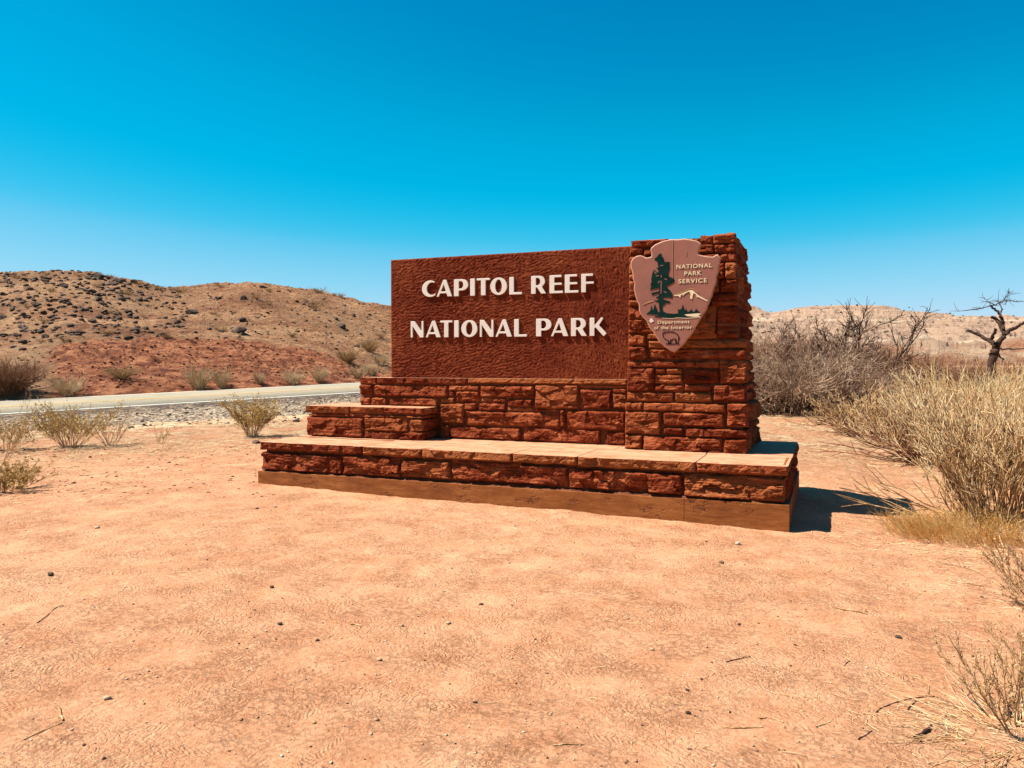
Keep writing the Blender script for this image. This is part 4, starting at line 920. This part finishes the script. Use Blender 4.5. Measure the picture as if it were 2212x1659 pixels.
for i, (lab, px_, py_, w_, h_, M_) in enumerate([
    ('large dark shrub at the left edge at the foot of the red bank', 12, 855, 130, 80, TD), ('pale fuzzy shrub by the road, right of the large dark one', 142, 858, 75, 45, TE),
    ('pale straw shrub by the road in front of the red bank, the biggest one there', 430, 842, 70, 52, TE), ('yellowish straw shrub touching the biggest roadside one', 478, 838, 46, 45, TE),
    ('faint pale shrub on the lower red bank', 265, 820, 60, 30, TA), ('thin straw shrub by the road left of the pair near the sign', 560, 832, 30, 28, TE),
    ('pale roadside shrub, left one of the pair near the sign', 632, 832, 56, 36, TE), ('pale roadside shrub, right one of the pair near the sign', 690, 826, 44, 36, TE),
    ('grey green shrub on the slope next to the sign panel', 800, 760, 38, 30, TA), ('round shrub on the slope left of the sign panel', 752, 782, 48, 30, TA),
    ('pale tuft at the road end beside the stepped wall', 775, 818, 44, 30, TE), ('yellowish tuft just above the top step of the wall', 800, 812, 40, 30, TE),
    ('tan tuft touching the lower left corner of the panel', 822, 790, 44, 30, TE)]):
    tuft(i, lab, px_, py_, w_, h_, M_, 'shrubs along the foot of the hill', 'roadside_shrub')
HT = [(275,84,60,22),(450,95,62,22),(565,84,34,20),(622,96,40,18),(785,142,44,22),(895,168,66,22),(1005,180,80,30),(1222,140,36,16),(1130,152,26,10),(1500,140,44,12),(1795,184,80,32),(1875,200,30,18),(1915,212,36,30),
      (1245,158,40,20),(1765,280,50,54),(1245,402,76,42),(710,190,60,28),(1440,222,60,32),(1515,182,40,24),(1510,252,40,26),(2140,440,56,28),(1200,305,40,24),(300,178,44,26),(160,270,40,24),(250,352,60,26),(365,455,60,28),(235,465,60,26),(600,420,70,36),(640,300,50,24),(930,440,60,34),(1480,275,36,20),(550,150,44,20),(2070,505,90,60),(1950,570,80,44),(100,105,60,24),(20,320,50,28),(640,50+60,40,18),(1640,430,50,24),(1350,450,50,20),(820,330,40,20)]
for i, (a_, b_, w_, h_) in enumerate(HT):
    px_, py_ = (a_/2.353)/1.1031, (620+b_/2.353)/1.1031
    lab = {6: 'dark rounded shrub in the dip between the two hill tops', 10: 'flat dark shrub on the right hill crest', 12: 'small dark upright shrub on the crest nearest the panel', 15: 'olive shrub beside the brown boulder halfway up the hill', 0: 'leftmost shrub standing on the hill skyline', 14: 'upright yellowish shrub below the right hill crest', 1: 'wide flat shrub among dark boulders on the skyline'}.get(i) or where(px_, py_)
    tuft(i, lab, px_, py_, w_/2.6, h_/2.6, TC, 'shrubs dotted over the hill')

# ---------------------------------------------------------------- boulders, rocks, pebbles
def ico(sub):
    import bmesh
    bm = bmesh.new(); bmesh.ops.create_icosphere(bm, subdivisions=sub, radius=1); V = np.array([v.co[:] for v in bm.verts]); F = np.array([[v.index for v in f.verts] for f in bm.faces]); bm.free(); return V, F
def rock_shape(seed, sub=3, flat_=.6, ang=.3):
    rs = np.random.RandomState(seed); V, F = ico(sub)
    for _ in range(9):
        n_ = norm(rs.randn(3)); d = .55+.35*rs.rand(); s_ = V@n_; V = V-np.outer(np.maximum(s_-d, 0), n_)*.9
    V = V*(1+.12*pn(V[:, 0]*1.7+seed, V[:, 1]*1.7, V[:, 2]*1.7))[:, None]*np.array([1, .85, flat_]); return V, F
RK = [mesh('boulder', *rock_shape(200+i, 3, .55+.08*(i % 4)), M_rock, smooth=False) for i in range(8)]
for m_ in RK: m_.polygons.foreach_set('use_smooth', np.ones(len(m_.polygons), bool))
BL = [(690,350,70,40),(1050,455,64,34),(700,270,50,26),(500,275,90,24),(150,345,40,34),(300,380,46,30),(320,485,56,26),(215,500,44,26),(55,550,44,26),(140,610,46,22),(215,615,44,24),(390,625,34,28),(465,645,58,32),(875,620,54,46),(790,580,50,22),(800,635,36,22),(745,545,46,40),(990,725,76,38),(1130,690,66,34),(1080,640,36,22),(690,650,46,22),(1540,805,54,30),(480,890,76,38),(600,895,44,18),(715,850,50,20),(785,882,36,18),(355,905,38,16),(2030,620,56,34),(1370,390,44,24),(1460,418,44,22),(945,235,56,22),(1050,265,90,24),(1180,395,34,24),(940,330,44,22),(555,335,40,20),(1285,455,44,24),(1250,310,50,18),(85,305,60,24),(120,325,40,24),(40,520,60,20),(850,440,44,18),(740,680,36,16),(1270,770,30,12),(1460,790,44,26),(1925,710,44,20),(210,885,40,18)]
BD = {0: 'big round dark boulder high on the left hill', 1: 'big dark oval boulder right of centre on the left hill', 17: 'large dark boulder in front of the paired grey ones', 18: 'large grey boulder leaning on the darkest one in the middle group', 13: 'pale topped grey boulder in the middle group', 21: 'dark block boulder low on the slope, right of the middle group', 22: 'domed dark boulder just above the red bank at left', 27: 'lone dark boulder below the saddle of the hill', 31: 'long flat dark boulder on the skyline', 4: 'pale grey tilted boulder near the left edge', 12: 'light grey wedge boulder in the left group', 3: 'long flat dark boulder just under the left skyline'}
def region(px_, py_, w_):
    size = 'big' if w_ > 11 else ('middling' if w_ > 7 else 'small')
    side = 'at the far left of' if px_ < 70 else ('left of the middle of' if px_ < 160 else ('in the middle of' if px_ < 260 else ('on the right shoulder of' if px_ < 380 else 'beyond')))
    hgt = 'near the skyline' if py_ < float(np.interp(px_, *HYR))+30 else ('halfway up' if py_ < 690 else 'low down')
    return '%s dark boulder %s, %s the rocky left hill top' % (size, hgt, side)
def boulder(i, lab, px_, py_, w_, h_):
    x, y, z, D = foot_at(px_, py_); s = w_*.66/FOC*D; sz = max(h_*.8/FOC*D, s*.5)
    o = link('boulder', RK[i % 8]); tag(o, lab, 'boulder', 'dark boulders scattered over the hill'); o.location = (x, y, z+sz*.22); o.rotation_euler = (.2*math.sin(i*3.1), .2*math.cos(i*2.3), YAW+.5*math.sin(i*1.9)); o.scale = (s, s*1.1, sz*1.3); return o
for i, (a_, b_, w_, h_) in enumerate(BL):
    boulder(i, BD.get(i) or region((a_/4.424)/1.1031, (600+b_/4.424)/1.1031, w_/4.88), (a_/4.424)/1.1031, (600+(b_+h_*.4)/4.424)/1.1031, w_/4.88, h_/4.88)
B2 = [(1080,290,56,30),(1340,388,70,46),(1915,368,44,24),(1360,332,40,20),(1370,215,30,26),(1480,150,36,14),(1235,215,24,12),(2000,480,30,14)]
B2L = ['dark boulder near the centre of the hill, alone on bare ground', 'brown square boulder beside the olive shrub halfway up the hill', 'dark boulder on the right slope near the panel', 'flat dark boulder just above the brown square one', 'pale grey boulder near the right crest', 'flat dark boulder on the right crest', 'small dark boulder left of the pale one near the crest', 'small boulder low on the slope close to the panel']
for i, (a_, b_, w_, h_) in enumerate(B2): boulder(i+3, B2L[i], (a_/2.353)/1.1031, (620+(b_+h_*.4)/2.353)/1.1031, w_/2.6, h_/2.6)
rr = random.Random(4)
for i in range(240):
    px_ = rr.gauss(rr.choice([30, 90, 150, 230, 270]), 22) if rr.random() < .72 else rr.uniform(300, 840); sky_ = float(np.interp(px_, *HYR)); py_ = sky_+2+(728-sky_)*rr.random()**(1.35 if px_ < 330 else 1.0); w_ = rr.uniform(4, 15) if px_ < 330 else rr.uniform(3, 8)
    boulder(i, region(px_, py_, w_).replace('boulder', 'rock'), px_, py_, w_, w_*rr.uniform(.4, .65))
# countless stones on the slope: one mass
RV = [rock_shape(300+i, 1, .6) for i in range(5)]
def scatter(name, pts, m, label=None):
    V, F, n = [], [], 0
    for (x, y, z, s, a, k) in pts:
        v, f = RV[k]; c, s_ = math.cos(a), math.sin(a); q = v*s*np.array([1, .9, .8]); q = np.stack([q[:, 0]*c-q[:, 1]*s_, q[:, 0]*s_+q[:, 1]*c, q[:, 2]], 1)+np.array([x, y, z]); V.append(q); F.append(f+n); n += len(v)
    o = link(name, mesh(name, np.concatenate(V), np.concatenate(F), m, smooth=False), kind='stuff')
    if label: o['label'] = label
    return o
rs = np.random.RandomState(6)
n_ = 3600; uA = rs.uniform(-.72, .05, n_); dFa, _ = far_edge(uA); DA = dFa+9+(88-dFa-9)*rs.rand(n_)**.8
keep = rs.rand(n_) < np.where(uA < -.42, 1, .55); uA, DA = uA[keep], DA[keep]; xx, yy = ud(uA, DA); zzz = hill_z(uA, DA); ss = .06+.22*rs.rand(len(uA))**2.4*np.where(uA < -.42, 1.3, .7)
scatter('hill_rubble', [(xx[i], yy[i], zzz[i]+ss[i]*.1, ss[i], rs.rand()*6, i % 5) for i in range(len(xx))], M_rock, 'loose dark rubble covering the stony hill')
n_ = 1500; uA = rs.uniform(-.70, -.12, n_); dFa, _ = far_edge(uA); DA = dFa+.4+8.5*rs.rand(n_); xx, yy = ud(uA, DA); zzz = hill_z(uA, DA); ss = .03+.09*rs.rand(n_)**2
scatter('bank_clods', [(xx[i], yy[i], zzz[i]+ss[i]*.1, ss[i], rs.rand()*6, i % 5) for i in range(n_)], M_mortar, 'red clods and stones on the road bank')
# gravel stones standing out on the shoulder
n_ = 3800; S_ = rs.uniform(-16, 34, n_); P_ = -.5-8.2*rs.rand(n_); xx, yy = road_xy(S_, P_); zzz = ground_z(xx, yy)+.02; ss = .02+.05*rs.rand(n_)**2
scatter('shoulder_gravel', [(xx[i], yy[i], zzz[i]+ss[i]*.2, ss[i], rs.rand()*6, i % 5) for i in range(n_)], M_gravelstone, 'loose gravel on the shoulder')
# pebbles on the sand
n_ = 6000; rA = 2.6+10*rs.rand(n_)**1.2; aA = rs.uniform(-.75, .75, n_); xx, yy = ud(np.tan(aA), rA); ss = .0022+.0085*rs.rand(n_)**3.5; ok = ~((xx > -6.5) & (xx < -.25) & (yy > 7.5) & (yy < 10.2)); xx, yy, ss = xx[ok], yy[ok], ss[ok]; zzz = ground_z(xx, yy)
scatter('pebbles', [(xx[i], yy[i], zzz[i]+ss[i]*.3, ss[i], rs.rand()*6, i % 5) for i in range(len(xx))], M_pebblemix, 'tiny pebbles and crumbs on the sand')
n_ = 800; uA = rs.uniform(-.7, -.30, n_); rA = rs.uniform(8.5, 13.5, n_); xx, yy = ud(uA, rA); ss = .006+.03*rs.rand(n_)**3; zzz = ground_z(xx, yy)
scatter('soil_clods', [(xx[i], yy[i], zzz[i]-ss[i]*.1, ss[i], rs.rand()*6, i % 5) for i in range(n_)], M_mortar, 'reddish soil clods on the loose sand at left')
def gpt(px_, py_):                 # ground point in plan for a spot in the picture, walked out along the ground
    u = pxu(px_); D = np.arange(2.5, 40, .02); x, y = ud(u, D); z = ground_z(x, y, False); s = 785-(z-1.55)/D*FOC
    i = int(np.argmin(abs(s-py_))); return float(x[i]), float(y[i]), float(D[i])
PK = [mesh('pebble', *rock_shape(400+i, 2, .5), M_pebble) for i in range(5)]; PD = [mesh('dark_pebble', *rock_shape(410+i, 2, .6), M_rock) for i in range(3)]
STN = [(0,445,865,36,0,'pale chipped stone with a sharp edge lower left on the sand'),(0,1935,522,24,0,'pale cube shaped stone on the sand below the sign'),(0,1730,537,28,0,'flat white stone left of the pale cube one'),(0,1365,607,20,1,'dark red stone left of centre on the sand'),(0,1168,372,24,1,'flat dark chip on the sand below the left half of the sign'),(0,1620,962,26,0,'flat white pebble near the bottom centre'),(0,2050,870,24,1,'flat dark chip near the bottom centre'),(0,1105,27,16,1,'dark stone in front of the footing, left of a pale one'),(0,1185,22,16,0,'pale stone in front of the footing beside a dark one'),(0,340,1065,18,1,'dark pebble in the round print at lower left'),(0,425,1125,20,1,'dark pebble at the bottom edge, lower left'),(0,1205,1122,18,0,'tan pebble at the bottom edge left of centre'),(0,1200,538,26,1,'flat brown stone left of the forked pale twig'),(0,2077,445,22,0,'pale round pebble left of centre below the sign'),(0,1635,690,24,0,'small white chip beside a shoe print'),(0,1595,1022,20,0,'angular white chip near the bottom edge'),(0,410,112,26,0,'white flat chip far left on the sand'),(0,205,322,30,1,'long dark chip far left on the sand'),
 (1,980,186,28,0,'pale flat stone in front of the right part of the footing'),(1,912,262,26,0,'pale angular stone below the footing joint'),(1,1110,108,20,0,'pale stone touching the footing near its right corner'),(1,503,508,18,0,'grey stone with a shadow below the sign centre'),(1,610,642,22,0,'pale flat pebble right of the dark twig shadow'),(1,988,528,20,0,'whitish pebble in the right middle of the sand'),(1,765,818,20,1,'dark grey pebble at the lower centre'),(1,827,780,16,1,'small dark pebble above the grey one at lower centre'),(1,1232,622,18,1,'brown pebble right of the pinkish straight stick'),(1,1685,590,30,1,'dark flat chip of wood or stone at right'),(1,2045,408,16,1,'round dark pebble near the leaning twigs at right'),(1,770,922,26,1,'reddish brown crumbled stone at the lower centre')]
for i, (h_, a_, b_, w_, dk, lab) in enumerate(STN):
    px_, py_ = (1220*h_+a_/1.813)/1.1031, (1200+b_/1.813)/1.1031; x, y, D = gpt(px_, py_); s = w_/2/1.813/1.1031/FOC*D
    o = link('pebble', PD[i % 3] if dk else PK[i % 5]); tag(o, lab, 'stone', 'loose stones on the sand'); o.location = (x, y, gz(x, y)+s*.3); o.rotation_euler = (0, 0, i*1.3); o.scale = (s*1.1, s*1.1, s)
x, y, D = gpt(640, 914); o = link('rock', RK[3]); tag(o, 'lone dark reddish rock on the gravel left of the lower step', 'rock'); o.location = (x, y, gz(x, y)+.03); o.scale = (.10, .09, .08)
x, y, D = gpt(552, 964); o = link('rock', RK[5]); tag(o, 'grey stone beside the olive yellow shrub near the footing end', 'rock'); o.location = (x, y, gz(x, y)+.02); o.scale = (.09, .08, .06)
# sticks
STK = [(1,[(1408,462),(1450,468),(1500,478),(1545,490)],.0065,0,'pale thick stick at the right middle of the sand'),(1,[(935,692),(985,682),(1040,668)],.0028,1,'straight thin dark stick right of centre'),(1,[(930,978),(985,988),(1040,990),(1095,995)],.0042,0,'pale wavy stick near the bottom right of centre'),(1,[(1085,952),(1120,950),(1150,955),(1185,970)],.0036,0,'short pale stick above the wavy one'),(1,[(180,1078),(240,1066),(315,1063)],.0036,0,'pale bent stick at the bottom centre'),(1,[(1590,922),(1620,895),(1700,870),(1770,858),(1848,853)],.0026,1,'long thin curved twig at lower right'),(1,[(1762,1040),(1795,1018),(1833,990)],.0085,1,'thick dark broken stick at lower right'),(1,[(650,852),(690,875),(740,886)],.0026,0,'thin pale twig left of the bottom shoe prints'),(1,[(1283,838),(1310,862),(1355,885)],.0026,0,'small forked twig right of centre bottom'),(1,[(1330,995),(1365,975),(1395,965)],.003,0,'small pale twig with side shoots near the bottom'),(1,[(1165,560),(1190,568),(1220,576)],.003,0,'short pale twig beside a small stone'),(1,[(1515,1050),(1545,1030),(1575,1010)],.003,1,'thin brown twig left of the thick dark stick'),(1,[(1450,715),(1460,700),(1478,688)],.0025,1,'tiny curved twig at right'),(1,[(1730,908),(1745,892),(1765,876)],.003,1,'short brown twig below the long curved one'),(1,[(1850,850),(1862,880),(1890,905),(1925,945)],.0032,0,'pale forked straw stalk at lower right'),(1,[(1700,1022),(1735,1026),(1765,1036)],.0028,0,'thin pale straw ending at the thick dark stick'),(1,[(1815,800),(1822,815),(1818,835)],.003,0,'short curved pale straw left of the near shrub'),(1,[(1820,250),(1840,262),(1862,280)],.0045,0,'pale stalk lying below the golden grass'),(1,[(1955,350),(2000,358),(2055,364)],.004,0,'long pale stalk near the leaning twigs'),
 (0,[(145,528),(190,490),(225,465),(262,452)],.0035,0,'long thin half buried twig at far left'),(0,[(230,898),(240,925),(250,955)],.006,0,'short whitish root piece at lower left'),(0,[(75,1035),(150,1000),(245,965)],.003,0,'thin twig joined to the whitish root piece'),(0,[(1508,535),(1530,532),(1558,540)],.0045,0,'short pale bent twig left of the flat white stone')]
for i, (h_, pts, r_, dk, lab) in enumerate(STK):
    G_ = [gpt((1220*h_+a_/1.813)/1.1031, (1200+b_/1.813)/1.1031) for a_, b_ in pts]; c = G_[0]
    P = smooth_path([(g_[0]-c[0], g_[1]-c[1], gz(g_[0], g_[1])+r_*.9) for g_ in G_], 4, .004, i)
    v, f = tubes(P[None], np.linspace(r_, r_*.7, len(P))[None]*(1+.15*np.random.RandomState(i).randn(1, len(P))), 6)
    o = link('stick', mesh('stick', v, f, M_dark if dk else M_stem)); tag(o, lab, 'stick', 'sticks lying on the sand'); o.location = (c[0], c[1], 0)
# fine litter
rs = np.random.RandomState(9); PL = []
for (px_, D, sd_, n_) in ((2180, 3.2, .32, 260), (2200, 5.0, .5, 160), (2080, 6.6, .55, 420), (1990, 9.5, .9, 420), (1900, 13, 1.4, 400), (1750, 20, 2.0, 300), (150, 12.3, 1.2, 260), (330, 12.6, 1.6, 320), (60, 9, .9, 200), (2000, 4.0, .9, 90), (1300, 4.6, 2.2, 60), (520, 13.5, 1.0, 160)):
    x0, y0 = at_px(px_, D); xy = np.stack([x0+rs.randn(n_)*sd_, y0+rs.randn(n_)*sd_*.8], 1)
    ok = ~((xy[:, 0] > -6.5) & (xy[:, 0] < -.25) & (xy[:, 1] > 7.5) & (xy[:, 1] < 10.2)); xy = xy[ok]; n_ = len(xy)
    a = rs.rand(n_)*6.28; L = (.03+.10*rs.rand(n_)**2)*(1+.05*D); cu_ = rs.randn(n_)*.25
    T_ = np.linspace(-.5, .5, 4)[None]; aa = a[:, None]+cu_[:, None]*T_*3
    X_ = xy[:, :1]+L[:, None]*T_*np.cos(aa); Y_ = xy[:, 1:]+L[:, None]*T_*np.sin(aa)
    PL.append(np.stack([X_, Y_, ground_z(X_, Y_)+.003+.006*rs.rand(n_)[:, None]], -1))
P = np.concatenate(PL); o = link('plant_litter', mesh('plant_litter', *tubes(P, rad(P, .0016, .001)*np.clip(np.hypot(P[..., 0], P[..., 1])/5, 1, 3)), M_straw, smooth=False), kind='stuff'); o['label'] = 'fine dry stalks littering the sand'
# dark scrub dots on the far badlands
pts = []
for i in range(420):
    px_ = rs.uniform(1600, 2300); D_ = rs.uniform(380, 660); x, y, z = mesa_at(px_, D_); s = rs.uniform(.5, 1.5); pts.append((x+rs.randn()*3, y+rs.randn()*3, z+.2, s, rs.rand()*6, i % 5))
scatter('distant_scrub', pts, M_scrubfar, 'dark scrub dotted over the far badlands')
